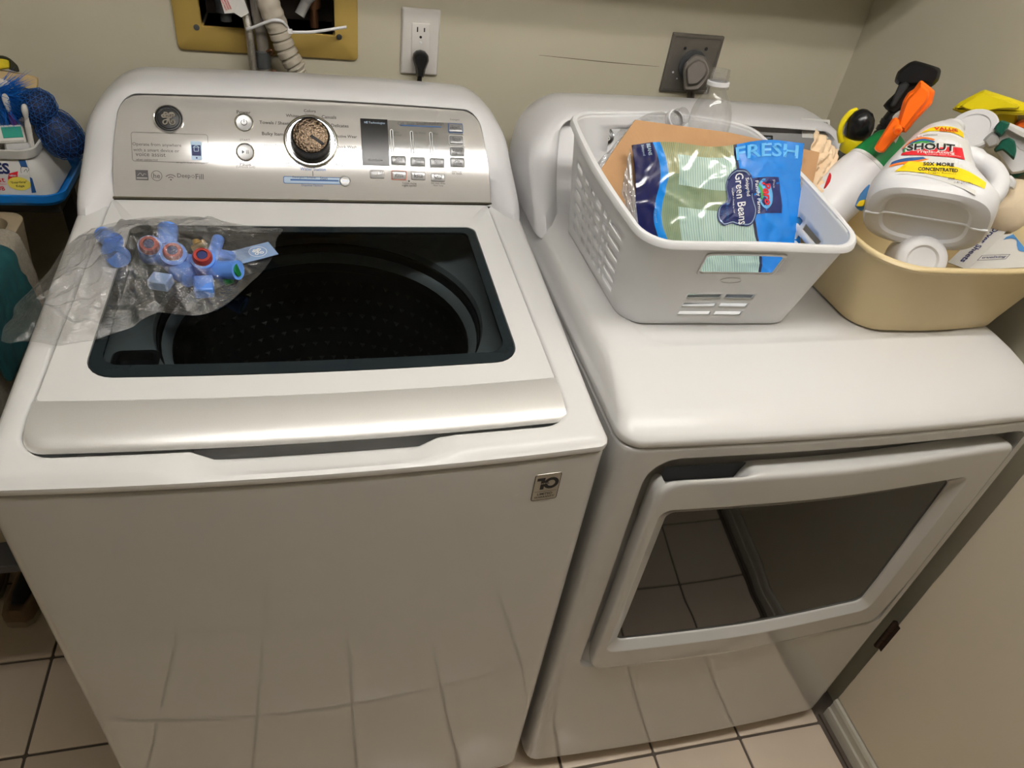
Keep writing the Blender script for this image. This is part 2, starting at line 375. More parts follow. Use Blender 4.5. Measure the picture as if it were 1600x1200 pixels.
# closed overhead cupboard on the back wall (above the picture): it shades the top of the wall
cab = thing('wall_cupboard', 'white wall cupboard hung high above the washer and dryer, out of the picture', 'cupboard', (-.45, YW-.17, 1.512))
mk('carcass', box(XL+.002, XR-.002, .515, YW-.0005, 1.512, ZC-.002, .002, 1), 'trim', cab)
for k in range(4):
    x0 = XL+.01+k*.627
    d_ = mk('door', box(x0, x0+.62, .497, .5145, 1.52, ZC-.012, .003, 1), 'trim', cab)
    mk('knob', xf(lathe([(.006, 0), (.006, .012), (.013, .018), (.011, .026)], 14), frame((x0+(.57 if k % 2 else .05), .497, 1.57), (0, -1, 0), (1, 0, 0))), 'chrome', d_)
# twin tube ceiling light
lt = thing('ceiling_light', 'twin tube fluorescent ceiling light above the front of the machines, out of the picture', 'lamp', (.05, -.20, ZC))
mk('housing', join(box(-.70, .76, -.34, -.06, ZC-.02, ZC-.0005), box(-.70, .76, -.35, -.34, ZC-.065, ZC-.0005), box(-.70, .76, -.06, -.05, ZC-.065, ZC-.0005), box(-.71, -.70, -.35, -.05, ZC-.065, ZC-.0005), box(.76, .765, -.35, -.05, ZC-.065, ZC-.0005)), 'lamphouse', lt, smooth=False)
for yy in (-.255, -.145):
    mk('tube', xf(lathe([(.013, -.72), (.013, .72)], 10), frame((.03, yy, ZC-.045), (1, 0, 0), (0, 1, 0))), 'lamp', lt)

# ================================================================ WASHING MACHINE
WX0, WX1 = -.6897, -.0094; WXC = (WX0+WX1)/2; WHW = (WX1-WX0)/2
ws = thing('washing_machine', 'white top-loading washing machine with a smoked glass lid and a silver control panel', 'washing machine', (WXC, .36, 0))
def wbow(x, y, amt=.013, r=.10): return amt*(1-((x-WXC)/WHW)**2)*max(0, 1-max(0, y)/r)
def wring(o, z, of=None, r=.016, zf=None):
    of = o if of is None else of
    P = rr(WX0-o, WX1+o, 0-of, .735+o, (r, r, .01, .01), 6, 24)
    return [(x, y-wbow(x, y), z if zf is None else zf(x, y)) for x, y in P]
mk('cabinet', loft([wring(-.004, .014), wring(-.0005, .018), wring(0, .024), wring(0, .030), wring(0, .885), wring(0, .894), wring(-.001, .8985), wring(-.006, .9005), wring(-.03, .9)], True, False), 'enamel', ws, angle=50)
for x in (WX0+.05, WX1-.05):
    for y in (.05, .68):
        mk('foot', xf(lathe([(.02, ZF), (.02, ZF+.008), (.012, ZF+.011), (.012, .02)], 14), Matrix.Translation((x, y, 0))), 'blackmat', ws)
def sst(a, b, x): t = min(1, max(0, (x-a)/(b-a))); return t*t*(3-2*t)
LZ0, LZS = .9215, .08
pxl = rz(297, 705, .915).x; pxr = rz(692, 682, .915).x
def pocket(x): return sst(pxl, pxl+.03, x)*(1-sst(pxr-.03, pxr, x))
def ztop(x, y): return LZ0+LZS*max(0, y)
def front_dip(x, y): return .0165*pocket(x)*(1 if y < .12 else 0)
OX0, OX1, OY0, OY1 = -.6585, -.0505, .034, .534
def oring(d, zf, r=.034):
    P = rr(OX0+d, OX1-d, OY0+d, OY1-d, (r-d, r-d, .01, .01), 6, 24)
    out = []
    for x, y in P:
        x2 = WXC+(x-WXC)*(1-.035*max(0, y-.1)/.43)
        y2 = y-wbow(x, y)+.011*(1-((x-WXC)/WHW)**2)*0
        out.append((x2, y2, zf(x2, y2)))
    return out
top_g = loft([wring(-.006, .9005), wring(-.002, .9025), wring(.0015, .9045), wring(.002, .9075), wring(.0015, .9125),
              wring(-.002, 0, -.003, .016, lambda x, y: ztop(x, y)-.0065),
              wring(-.007, 0, -.008, .016, lambda x, y: ztop(x, y)-.0025-.45*front_dip(x, y)),
              wring(-.013, 0, -.015, .016, lambda x, y: ztop(x, y)-.0005-.8*front_dip(x, y)),
              oring(-.006, lambda x, y: ztop(x, y)-front_dip(x, y)*.95),
              oring(-.003, lambda x, y: ztop(x, y)-.0008-front_dip(x, y)*.95),
              oring(0, lambda x, y: ztop(x, y)-.004-front_dip(x, y)*.9),
              oring(.001, lambda x, y: ztop(x, y)-.030),
              oring(.03, lambda x, y: ztop(x, y)-.034)], False, False)
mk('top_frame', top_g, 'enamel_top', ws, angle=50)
# grey well wall behind the finger pocket
mk('pocket_lining', loft([[(x, .047-wbow(x, .03), z) for x in [pxl+.002+(pxr-pxl-.004)*i/20 for i in range(21)]] for z in (.872, .9105)], closed=False), 'pocket', ws)
# lid: white plate with an opening, black border, smoked glass, silver handle strip

def zl(y): return LZ0+LZS*y+.0045
def lring(x0, x1, y0, y1, r, dz, bow=1, rb=None, nc=6, ne=20):
    rb = r if rb is None else rb
    P = rr(x0, x1, y0, y1, (r, r, rb, rb), nc, ne); out = []
    for x, y in P:
        x2 = WXC+(x-WXC)*(1-.035*max(0, y-.1)/.43)
        out.append((x2, y-bow*.013*(1-((x-WXC)/WHW)**2)*max(0, 1-(y-.1)/.42), zl(y)+dz))
    return out
SY0, SY1 = .043, .1085
gx0, gx1, gy0, gy1 = -.6145, -.0930, .1465, .462
LX0, LX1 = OX0+.003, OX1-.003
lid = mk('lid', loft([lring(LX0+.004, LX1-.004, SY1-.01, .528, .004, -.012), lring(LX0, LX1, SY1-.002, .531, .006, -.008), lring(LX0, LX1, SY1, .531, .006, -.002), lring(LX0+.002, LX1-.002, SY1+.001, .529, .006, 0),
                      lring(gx0-.0012, gx1+.0012, gy0-.0012, gy1+.0012, .033, 0, 1, .016), lring(gx0-.001, gx1+.001, gy0-.001, gy1+.001, .033, -.010, 1, .016)], False, False), 'enamel_top', ws, angle=40)
bw = .014
mk('glass_border', loft([lring(gx0, gx1, gy0, gy1, .032, -.003, 1, .015), lring(gx0+.0006, gx1-.0006, gy0+.0006, gy1-.0006, .032, -.0002, 1, .015), lring(gx0+bw, gx1-bw, gy0+.020, gy1-.015, .022, -.0002, 1, .012), lring(gx0+bw, gx1-bw, gy0+.020, gy1-.015, .022, -.004, 1, .012)]), 'border', lid)
mk('glass', loft([lring(gx0+bw, gx1-bw, gy0+.020, gy1-.015, .022, -.0004, 1, .012)], True, False), 'lidglass', lid, smooth=False)
def strip_pt(x, t):
    e = max(0, abs(x-WXC)-(WHW-.034-.02)); cr = .020
    dy = cr-math.sqrt(max(0, cr*cr-min(e, cr)**2)) if e > 0 else 0
    b = .013*(1-((x-WXC)/WHW)**2)
    yb = SY1-b; yf = SY0-b*.9+dy*.8
    a = t*PI/2
    y = yb+(yf-yb)*(.18*t+.82*math.sin(a)); z = zl(SY1)+.0008-(.0165-.006*dy/.02)*(1-math.cos(a))-.001*t
    return (x, y, z)
xs = [LX0+(LX1-LX0)*(.5-.5*math.cos(PI*i/60)) for i in range(61)]
ts = [i/12 for i in range(13)]
rg = []
for x in xs:
    c = [strip_pt(x, t) for t in ts]; l = c[-1]
    rg.append([(c[0][0], c[0][1]+.001, c[0][2]-.004)]+c+[(l[0], l[1]+.002, l[2]-.0025), (l[0], l[1]+.014, l[2]-.003)])
mk('handle_strip', loft(rg, True, True), 'silver', lid, angle=50)
# tub ring, drum and dimples under the glass
nC = 4*(6+24); cxT, cyT, rT = WXC+.010, .345, .236
def circ_like(P, r, z): return [(cxT+r*math.cos(math.atan2(p[1]-cyT, p[0]-cxT)), cyT+r*1.0*math.sin(math.atan2(p[1]-cyT, p[0]-cxT)), z) for p in P]
o1 = oring(.004, lambda x, y: ztop(x, y)-.03)
tubg = mk('tub_cover', loft([o1, circ_like(o1, rT+.02, .884), circ_like(o1, rT, .878), circ_like(o1, rT-.002, .868)]), 'tub', ws, angle=50)
mk('bleach_tray', loft([[(x, y, z) for x, y in rr(-.605+d, -.548-d, .176+d, .238-d, .008, 4, 4)] for d, z in ((0, .9015), (.003, .9045), (.007, .9035), (.009, .893))], False, True), 'basket_metal', tubg)
mk('drum', xf(lathe([(rT+.006, .872), (rT-.004, .866), (rT-.004, .846), (rT-.016, .842), (rT-.016, .82), (rT-.004, .812), (rT-.006, .52), (rT-.05, .49), (.06, .47), (.05, .56), (.02, .57)], 56, False, True), Matrix.Translation((cxT, cyT, 0)) @ Matrix.Diagonal((1, 1.0, 1, 1))), 'basket_metal', ws, angle=40)
mk('drum_rim', xf(lathe([(rT-.0065, .852), (rT-.014, .849), (rT-.0185, .839), (rT-.015, .836)], 56, False, False), Matrix.Translation((cxT, cyT, 0)) @ Matrix.Diagonal((1, 1.0, 1, 1))), 'tub', ws, angle=50)
dim = []
for rw in range(7):
    for k in range(64):
        a = 2*PI*(k+.5*(rw % 2))/64; z = .79-rw*.034
        m = frame((cxT+(rT-.0072)*math.cos(a), cyT+(rT-.0072)*1.0*math.sin(a), z), (-math.cos(a), -math.sin(a), 0), (0, 0, 1))
        dim.append(xf(([(-.006, 0, 0), (.004, -.0055, 0), (.004, .0055, 0), (0, 0, .003)], [(0, 1, 3), (1, 2, 3), (2, 0, 3)]), m))
mk('drum_dimples', join(*dim), 'drumhole', ws, kind='stuff', smooth=False)

# ---- console hood shared by the two machines
SIN, COS = .7662, .6426          # slope of the control face (50 degrees)
class Console:
    def __init__(s, x0, x1, By, Bz, zt, crown=.007, wing=.045, wz=(.965, 1.02)):
        s.x0, s.x1, s.By, s.Bz, s.zt, s.crown, s.wing, s.wz = x0, x1, By, Bz, zt, crown, wing, wz
        s.xc = (x0+x1)/2; s.hw = (x1-x0)/2
    def yf(s, z): return s.By+(z-s.Bz)*COS/SIN
    def shape(s, x, z):
        k = max(0, (z-s.Bz)/(s.zt-s.Bz)); x2 = s.xc+(x-s.xc)*(1-.075*k*k)
        return x2, z+s.crown*(1-((x-s.xc)/s.hw)**2)*k
    def ring(s, d, dy, dbot=0, yabs=None, r=.07, kt=.28):
        rad = max(.012, r-d)
        P = rr(s.x0+d, s.x1-d, s.Bz-.013+dbot, s.zt-d*kt, (.004, .004, rad, rad), 10, 18); out = []
        for x, z in P:
            x2, z2 = s.shape(x, z)
            wq = s.wing*sst(s.hw-.055, s.hw-.012, abs(x-s.xc))*(1-sst(s.wz[0], s.wz[1], z))
            out.append((x2, (s.yf(z)+dy-wq) if yabs is None else yabs, z2))
        return out
    def P(s, x, v, off=0.):
        L = .158; b = .0065*4*max(0, min(1, v/L))*(1-max(0, min(1, v/L)))
        return Vector((x, s.By+v*COS-SIN*(b+off), s.Bz+v*SIN+COS*(b+off)))
    def pv(s, px, py):
        q = onp(px, py, (0, s.By, s.Bz), (0, -SIN, COS))
        return q.x, (q.z-s.Bz)/SIN
WC = Console(WX0, WX1, .5375, .9655, 1.1005)
mk('console_hood', loft([WC.ring(.060, .008), WC.ring(.048, .008), WC.ring(.0455, .0), WC.ring(.030, .0005), WC.ring(.016, .003), WC.ring(.007, .009), WC.ring(.002, .019), WC.ring(0, .032), WC.ring(0, 0, 0, .700), WC.ring(.006, 0, 0, .732), WC.ring(.014, 0, 0, .7348)], True, True), 'hood', ws, angle=50)
# brushed control panel
L_ = .1565
def pext(v):
    k = max(0, v*SIN/(WC.zt-WC.Bz)); f = 1-.075*k*k
    a, b = WC.x0+.0475, WC.x1-.0475; a = WC.xc+(a-WC.xc)*f; b = WC.xc+(b-WC.xc)*f
    R = .026; t = max(0, v-(L_-R)); c = R-math.sqrt(max(0, R*R-t*t))
    return a+c, b-c
vv = [.001+(L_-.027)*i/14 for i in range(15)]+[L_-.026+.026*math.sin(PI/2*i/8) for i in range(1, 9)]
def crownv(x, v): return v+.006*(1-((x-WC.xc)/WC.hw)**2)*(v/L_)
pr = []
for v in vv:
    a, b = pext(v); pr.append([WC.P(a+(b-a)*i/40, crownv(a+(b-a)*i/40, v), .0) for i in range(41)])
pan = mk('control_panel', loft(pr, closed=False), 'brushed', ws)
mk('panel_trim', tube([WC.P(WC.x0+.046+(WC.x1-WC.x0-.092)*i/20, .0015, .0006) for i in range(21)], .0026, 8), 'chrome', pan)
mk('panel_gap', tube([WC.P(WC.x0+.046+(WC.x1-WC.x0-.092)*i/20, -.0055, .0) for i in range(21)], .003, 6), 'blackmat', pan)
def put(name, g, mt, off=.0003, par=None): return mk(name, g.geo(lambda x, y: WC.P(x, y, off)), mt, par or pan, smooth=False)
def pvs(px, py): return WC.pv(px, py)
def mm(px): return px/930.0       # pixels to metres across the panel
# knob
kx, kv = pvs(486, 223)
kn = mk('knob_ring', xf(lathe([(.042, 0), (.042, .0022), (.0402, .0036), (.0385, .0036), (.0372, .0024), (.036, .0024), (.031, .0012), (.030, .001)], 48, False, False), frame(WC.P(kx, kv, .0002), (0, -SIN, COS), (1, 0, 0))), 'chrome', pan)
mk('knob', xf(lathe([(.0338, .001), (.0330, .008), (.0295, .024), (.0285, .0275), (.0275, .0285), (.0268, .0278)], 48, True, True), frame(WC.P(kx, kv, 0), (0, -SIN, COS), (1, 0, 0))), 'black', kn)
kc = frame(WC.P(kx, kv, .0280), (0, -SIN, COS), (1, 0, 0))
mk('knob_face', xf(lathe([(.0268, 0), (.0268, .0007), (.026, .0012), (.01, .0014)], 40), kc), 'bronze', kn, label='hammered bronze knob face')
mk('pointer', xf(box(.0005, .0235, -.0022, .0022, .001, .0022, .0003, 1), kc @ Matrix.Rotation(-.62, 4, 'Z')), 'blackmat', kn)
# words round the knob
g = G2()
for s, px, py, w in (('Towels / Sheets', 430, 193.5, 43), ('Whites', 457, 182, 18), ('Colors', 484, 174, 17), ('Casuals', 514, 184, 21), ('Delicates', 531, 198, 25), ('Active Wear', 541, 215, 31), ('Bulky Items', 428, 212, 32), ('Quick Wash', 541, 232, 30),
                     ('Speed Wash', 537, 249, 32), ('Drain & Spin', 524, 259, 33), ('Jeans', 447, 246, 15), ('Sanitize', 457, 256, 21), ('Power', 381, 176.5, 19), ('Pause', 384.5, 258, 15)):
    x, v = pvs(px, py); g.text(s, x, v, w=mm(w)*1.02, bold=.012)
put('lettering', g, 'ink')
g = G2()
for s, px, py, w in (('Normal', 484, 179.5, 13), ('With Oxi', 457, 261, 16), ('(Unlock Lid)', 384.5, 262.5, 26), ('START', 383.5, 221, 14), ('Heavy Duty', 428, 230, 26)):
    x, v = pvs(px, py); g.text(s, x, v, w=mm(w))
put('lettering', g, 'inklt')
g = G2(); x, v = pvs(489, 266); g.text('Water Station', x, v, w=mm(37), bold=.012)
x, v = pvs(488, 291); g.text('Dispense Options', x, v, w=mm(31))
a, va = pvs(454, 282); b, vb = pvs(529, 285); g.rect(a, b, va-.0014, va+.0010, 6, 1)
put('lettering', g, 'inkblue', .0007)
x0, v0 = pvs(443, 282); x1, v1 = pvs(546, 284)
g = G2(); g.ring(rr(x0, x1, v0-.0058, v0+.0056, .0025, 4, 3), rr(x0+.001, x1-.001, v0-.0048, v0+.0046, .002, 4, 3)); put('dispenser_outline', g, 'inkblue')
g = G2(); g.rect(x0+.001, x1-.001, v0-.0048, v0+.0046, 8, 1); put('dispenser_bar', g, 'inkpale', .0002)
x, v = pvs(489, 273); g = G2(); g.rect(x-.0005, x+.0005, v-.004, v+.004)
for s, px, py, w in (('Detergent / Softener', 476, 279, 34), ('Stain', 506, 280, 11)):
    x, v = pvs(px, py); g.text(s, x, v, w=mm(w))
put('lettering', g, 'ink', .0008)
def button(px, py, r, face='ltgrey', nm='round_button'):
    x, v = pvs(px, py); m = frame(WC.P(x, v, 0), (0, -SIN, COS), (1, 0, 0))
    b = mk(nm, xf(lathe([(r*.82, .0008), (r*.80, .0016), (r*.4, .0010), (.001, .0009)], 32, False, True), m), face, pan)
    mk('button_ring', xf(lathe([(r, 0), (r, .0018), (r*.93, .0024), (r*.86, .0018), (r*.82, .0006)], 32, False, False), m), 'chrome', b)
    return b, x, v
b, x, v = button(382, 193.5, .0142); g = G2(); g.stroke([(x+.0045*math.sin(t), v+.0045*math.cos(t)) for t in [.6+i*.85 for i in range(7)]], .001, 4); g.rect(x-.0006, x+.0006, v, v+.0055); put('symbol', g, 'ink', .0022, b)
b, x, v = button(384, 240, .0142); g = G2(); g.poly([(x-.005, v-.003), (x-.0005, v), (x-.005, v+.003)]); g.rect(x+.0015, x+.0025, v-.003, v+.003); g.rect(x+.004, x+.005, v-.003, v+.003); put('symbol', g, 'ink', .0022, b)
b, x, v = button(539, 284, .0088); g = G2(); g.text('Select', x, v, w=.011); put('symbol', g, 'inkblue', .0022, b)
# maker's emblem: dark disc, bright rim, cursive monogram
ex, ev = pvs(265, 188); em = frame(WC.P(ex, ev, 0), (0, -SIN, COS), (1, 0, 0))
e = mk('emblem', xf(lathe([(.0212, 0), (.0212, .003), (.0203, .0042), (.0192, .0042), (.018, .003), (.001, .0034)], 40, False, True), em), 'black', pan)
mk('emblem_rim', xf(lathe([(.0158, .0034), (.0154, .0044), (.0148, .0034)], 40, False, False), em), 'chrome', e)
mk('emblem_outer_rim', xf(lathe([(.0214, .0005), (.0216, .0026), (.0206, .0045), (.0198, .0042)], 40, False, False), em), 'chrome', e)
g = emblem(G2(), ex, ev, .0150); put('monogram', g, 'chrome', .0042, e)
# clear sticker with small print and a phone
a, va = pvs(206, 206); b, vb = pvs(328, 259)
g = G2(); g.rrline(a, b, vb+.002, va-.002, .004, .0006); put('sticker_outline', g, 'inklt', .0004)
g = G2()
for s, px, py, w in (('Operate from anywhere', 247, 229, 64), ('with a smart device or', 246, 237, 60), ('voice assist', 237, 243.5, 39)):
    x, v = pvs(px, py); g.text(s, x, v, w=mm(w))
for s, px, py, w in (('when connected', 231, 251.5, 28), ('see app for details / terms apply', 299, 256.5, 38)):
    x, v = pvs(px, py); g.text(s, x, v, w=mm(w))
put('lettering', g, 'inklt', .0005)
x, v = pvs(308, 237); g = G2(); g.poly(rr(x-.008, x+.008, v-.015, v+.014, .002, 3, 1)); put('phone_print', g, 'inkpale', .0005)
g = G2(); g.rect(x-.0065, x+.0065, v-.0085, v+.008); g.disc(x, v-.0118, .0013, 12); put('phone_print', g, 'inknavy', .0007)
g = G2(); g.rrline(x-.0035, x+.0035, v-.002, v+.005, .001, .0008); g.stroke([(x-.0045, v+.004), (x, v+.0075), (x+.0045, v+.004)], .0008, 2); put('phone_print', g, 'inkpale', .0009)
# grey marks under it
g = G2(); x, v = pvs(223, 275); g.rect(x-.0088, x+.0088, v-.0075, v+.0075)
x, v = pvs(246, 276); g.circ(x, v, .0078, .0070); g.text('he', x, v, w=.0095, bold=.01)
x, v = pvs(268, 281)
for r_ in (.004, .0075): g.stroke([(x+r_*1.1*math.sin(t), v-.001+r_*math.cos(t)) for t in (-.95, -.5, 0, .5, .95)], .0011, 3)
g.disc(x, v-.001, .0012, 12); x, v = pvs(297, 277); g.text('Deep', x-.008, v, w=.019, bold=.008); g.text('Fill', x+.0145, v, w=.0115, bold=.008); g.circ(x+.005, v, .0022, .0016)
put('symbols', g, 'inklt', .0004)
g = G2(); x, v = pvs(223, 275); g.stroke([(x-.006, v-.001), (x-.002, v+.003), (x+.001, v-.001), (x+.003, v+.002), (x+.006, v+.001)], .0007); g.rect(x-.0075, x+.0075, v-.0055, v-.0035); put('symbols', g, 'brushed', .0006)
# black window and grey key field
x0, v0 = pvs(566, 260); x1, v1 = pvs(605, 188)
scr = mk('display', loft([[WC.P(x, y, .0004) for x, y in rr(x0, x1, v0, v1, .001, 2, 6)], [WC.P(x, y, .0011) for x, y in rr(x0+.0002, x1-.0002, v0+.0002, v1-.0002, .001, 2, 6)]], False, False), 'black', pan)
g = G2().rect(x0+.0001, x1-.0001, v0+.0001, v1-.0001, 4, 24); mk('display_glass', g.geo(lambda x, y: WC.P(x, y, .0011)), 'black', scr, angle=180)
g = G2(); x, v = pvs(585, 194); g.text('HE Technologies', x, v+.0, w=mm(31), bold=.01); put('lettering', g, 'inkpale', .0016, scr)
g = G2(); x, v = pvs(586, 252); g.text('Auto Sense', x, v, w=mm(22)); put('lettering', g, 'inklt', .0016, scr)
x2, v2 = pvs(725, 265)
kf = mk('key_field', loft([[WC.P(x, y, .0003) for x, y in rr(x1+.0003, x2, v0-.001, v1-.001, .001, 2, 8)], [WC.P(x, y, .0008) for x, y in rr(x1+.0004, x2-.0002, v0-.0008, v1-.0012, .001, 2, 8)]], False, False), 'keyfield', pan)
g = G2().rect(x1+.0003, x2-.0001, v0-.0009, v1-.0011, 8, 24); mk('field_face', g.geo(lambda x, y: WC.P(x, y, .0008)), 'keyfield', kf, angle=180)
g = G2(); a, va = pvs(625, 197.5); b, vb = pvs(689, 200); g.rect(a, b, va-.0009, va+.0011, 6, 1); put('load_bar', g, 'inkblue', .0013, kf)
g = G2()
for s, px in (('Off', 626), ('Soak', 641), ('Small', 657), ('Medium', 671), ('Large', 686)):
    x, v = pvs(px, 194.5); g.text(s, x, v, w=mm(4+2*len(s)))
for s, px, py in (('Light', 617, 209), ('Normal', 620, 213), ('Ex. Heavy', 656, 210), ('Max', 680, 211), ('Light', 622, 240), ('Tap Cold', 653, 241), ('No Spin', 684, 243)):
    x, v = pvs(px, py); g.text(s, x, v, w=mm(3+1.6*len(s)))
x, v = pvs(710, 188.5); g.text('Detergent', x, v, w=mm(15))
for s, px, py in (('Hold 3 sec', 713, 269.5), ('to lock', 713, 272.5), ('Tumble during', 639, 288), ('night cycles', 639, 291.5), ('Set clean delay', 684, 288), ('Wash Temp', 684, 291.5)):
    x, v = pvs(px, py); g.text(s, x, v, w=mm(22 if len(s) > 10 else 16))
x, v = pvs(638.5, 284.5); g.disc(x, v, .0014, 12)
put('lettering', g, 'ink', .0013, kf)
for px, py in ((612, 222), (643, 224.5), (673, 226)):
    x, v = pvs(px, py)
    s_ = mk('slider_outline', loft([[WC.P(a, c, o_) for a, c in rr(x-.0026+d, x+.0026-d, v-.0195+d, v+.0195-d, .0024-d, 4, 3)] for d, o_ in ((0, .0008), (.0003, .0016), (.0013, .0016), (.0014, .001))]), 'inkwhite', kf)
    g = G2(); g.rect(x-.0010, x+.0010, v+.004, v+.0175); put('slider_mark', g, 'inkblack', .0014, s_)
def key(px, py, wpx, hpx, txt, par=kf, ol='inkwhite', face='grey'):
    x, v = pvs(px, py); a = mm(wpx)/2; b = mm(hpx)/2*1.06
    k = mk('key', loft([[WC.P(p, q, o_) for p, q in rr(x-a+d, x+a-d, v-b+d, v+b-d, .002, 3, 3)] for d, o_ in ((.0011, .0008), (.0014, .0022), (.0024, .0028))], False, True), face, par)
    if ol: mk('key_outline', loft([[WC.P(p, q, o_) for p, q in rr(x-a+d, x+a-d, v-b+d, v+b-d, .0025, 4, 3)] for d, o_ in ((0, .0006), (.0002, .0014), (.0010, .0014), (.0011, .0007))]), ol, k)
    g = G2()
    for i, t in enumerate(txt): g.text(t, x, v+.0015-.0032*i, w=min(mm(3+2*len(t)), 1.5*a))
    put('lettering', g, 'ink', .0031, k)
for px, py, t in ((622, 253, 'Soil'), (652, 255, 'Temp'), (682, 256.5, 'Spin')): key(px, py, 24, 14.5, (t,))
for px, py, t, ol in ((711, 202, ('Smart', 'Dispense'), 'inkblue'), (712, 221, ('Stain', 'Wash'), 'inkwhite'), (713, 239, ('Volume', 'Signal'), 'inkwhite'), (713.5, 256, ('My', 'Cycle'), 'inkwhite')): key(px, py, 24, 15, t, kf, ol)
for px, py, t, ol in ((589, 274, ('Deep Fill',), None), (623, 275.5, ('Warm', 'Rinse'), 'inkpink'), (653, 276.5, ('Extra', 'Rinse'), None), (683.5, 279, ('Delay', 'Wash'), None)): key(px, py, 24, 13.5, t, pan, ol, 'ltgrey')
# ten year sticker low on the cabinet front
q = [ry(836, 740, -.004), ry(879, 735, -.004), ry(826, 781, -.004)]
bx0, bx1, bz0, bz1 = q[0].x+.0005, q[1].x, q[2].z, q[0].z-.0005
def wf(x, z, o=.0004): return (x, -wbow(x, 0)-o, z)
bd = mk('warranty_sticker', loft([[wf(x, z, o_) for x, z in rr(bx0+d, bx1-d, bz0+d, bz1-d, .003, 4, 3)] for d, o_ in ((0, 0), (.0003, .0006))], False, True), 'badge', ws)
g = G2(); g.rrline(bx0, bx1, bz0, bz1, .003, .0008); bm_ = (bx0+bx1)/2; bh = bz1-bz0
g.rect(bx0+.003, bx1-.003, bz0+bh*.335, bz0+bh*.345)
zt_, zb_ = bz0+bh*.86, bz0+bh*.42; x1_ = bx0+.0035
g.poly([(x1_, zt_-.0052), (x1_, zt_), (x1_+.0105, zt_), (x1_+.0105, zb_), (x1_+.0055, zb_), (x1_+.0055, zt_-.0052)])
cxo, czo = bx1-.0118, (zt_+zb_)/2; g.circ(cxo, czo, .0100, .0052, 32, 1.02)
g.text('LIMITED', bm_, bz0+bh*.24, w=.020, bold=.015); g.text('WARRANTY', bm_, bz0+bh*.12, w=.027, bold=.015)
mk('lettering', g.geo(lambda x, z: wf(x, z, .0008)), 'inkblack', bd, smooth=False)
g = G2(); g.rect(bx0+.005, bx0+.0225, bz0+bh*.625, bz0+bh*.668); mk('year_band', g.geo(lambda x, z: wf(x, z, .0009)), 'badge', bd, smooth=False)
g = G2(); g.text('YEAR', bx0+.0145, bz0+bh*.646, w=.012, bold=.01); mk('lettering', g.geo(lambda x, z: wf(x, z, .001)), 'inkblack', bd, smooth=False)

# ================================================================ DRYER
DX0, DX1 = .0094, .6947; DXC = (DX0+DX1)/2; DHW = (DX1-DX0)/2; DZ = .954
dy = thing('clothes_dryer', 'white front-loading clothes dryer with a dark window in its door', 'dryer', (DXC, .36, 0))
def dbow(x): return .009*(1-((x-DXC)/DHW)**2)
body = loft([[(x, y, z) for x, y in rr(DX0+d, DX1-d, .036, .735-d, .004, 3, 4)] for d, z in ((.004, .016), (0, .020), (0, .895), (.003, .8985))], True, True)
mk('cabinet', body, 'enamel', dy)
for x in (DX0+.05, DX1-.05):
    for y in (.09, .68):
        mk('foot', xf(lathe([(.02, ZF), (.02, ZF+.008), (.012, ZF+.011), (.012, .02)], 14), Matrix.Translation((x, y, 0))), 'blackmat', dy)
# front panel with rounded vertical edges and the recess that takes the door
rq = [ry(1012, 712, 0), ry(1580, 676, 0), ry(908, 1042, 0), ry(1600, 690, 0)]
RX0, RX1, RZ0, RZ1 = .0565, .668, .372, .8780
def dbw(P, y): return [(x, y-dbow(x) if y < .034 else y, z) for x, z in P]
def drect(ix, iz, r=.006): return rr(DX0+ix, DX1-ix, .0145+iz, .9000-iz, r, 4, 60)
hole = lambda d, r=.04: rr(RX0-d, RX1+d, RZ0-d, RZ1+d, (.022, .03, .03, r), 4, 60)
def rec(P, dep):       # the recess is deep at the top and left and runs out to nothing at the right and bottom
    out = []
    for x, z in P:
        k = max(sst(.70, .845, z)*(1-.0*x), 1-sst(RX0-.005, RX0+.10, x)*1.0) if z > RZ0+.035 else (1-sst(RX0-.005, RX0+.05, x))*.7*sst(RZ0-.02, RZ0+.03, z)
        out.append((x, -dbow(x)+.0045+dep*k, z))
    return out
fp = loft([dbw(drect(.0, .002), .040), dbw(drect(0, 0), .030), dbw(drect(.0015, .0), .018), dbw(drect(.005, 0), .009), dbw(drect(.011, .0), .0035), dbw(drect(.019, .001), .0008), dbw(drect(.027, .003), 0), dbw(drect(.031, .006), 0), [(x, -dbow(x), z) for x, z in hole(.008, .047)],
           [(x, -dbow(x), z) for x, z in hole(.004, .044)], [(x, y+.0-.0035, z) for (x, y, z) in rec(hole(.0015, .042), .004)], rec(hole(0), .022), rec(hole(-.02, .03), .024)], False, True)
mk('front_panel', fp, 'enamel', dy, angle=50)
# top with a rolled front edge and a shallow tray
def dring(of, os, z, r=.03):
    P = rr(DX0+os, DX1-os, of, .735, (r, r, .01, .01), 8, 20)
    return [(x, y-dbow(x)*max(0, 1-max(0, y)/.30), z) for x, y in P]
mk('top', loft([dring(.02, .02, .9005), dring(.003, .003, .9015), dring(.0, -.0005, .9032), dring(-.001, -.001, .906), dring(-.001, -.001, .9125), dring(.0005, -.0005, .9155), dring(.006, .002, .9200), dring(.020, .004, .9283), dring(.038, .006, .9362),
                dring(.060, .009, .9434), dring(.085, .012, .9494), dring(.110, .016, .9535), dring(.128, .024, .9560), dring(.136, .045, .9572), dring(.1385, .066, .9573, .05), dring(.143, .071, .9562, .045), dring(.151, .079, .9545, .04), dring(.157, .084, .9540, .035)], False, True), 'enamel_top', dy, angle=50)
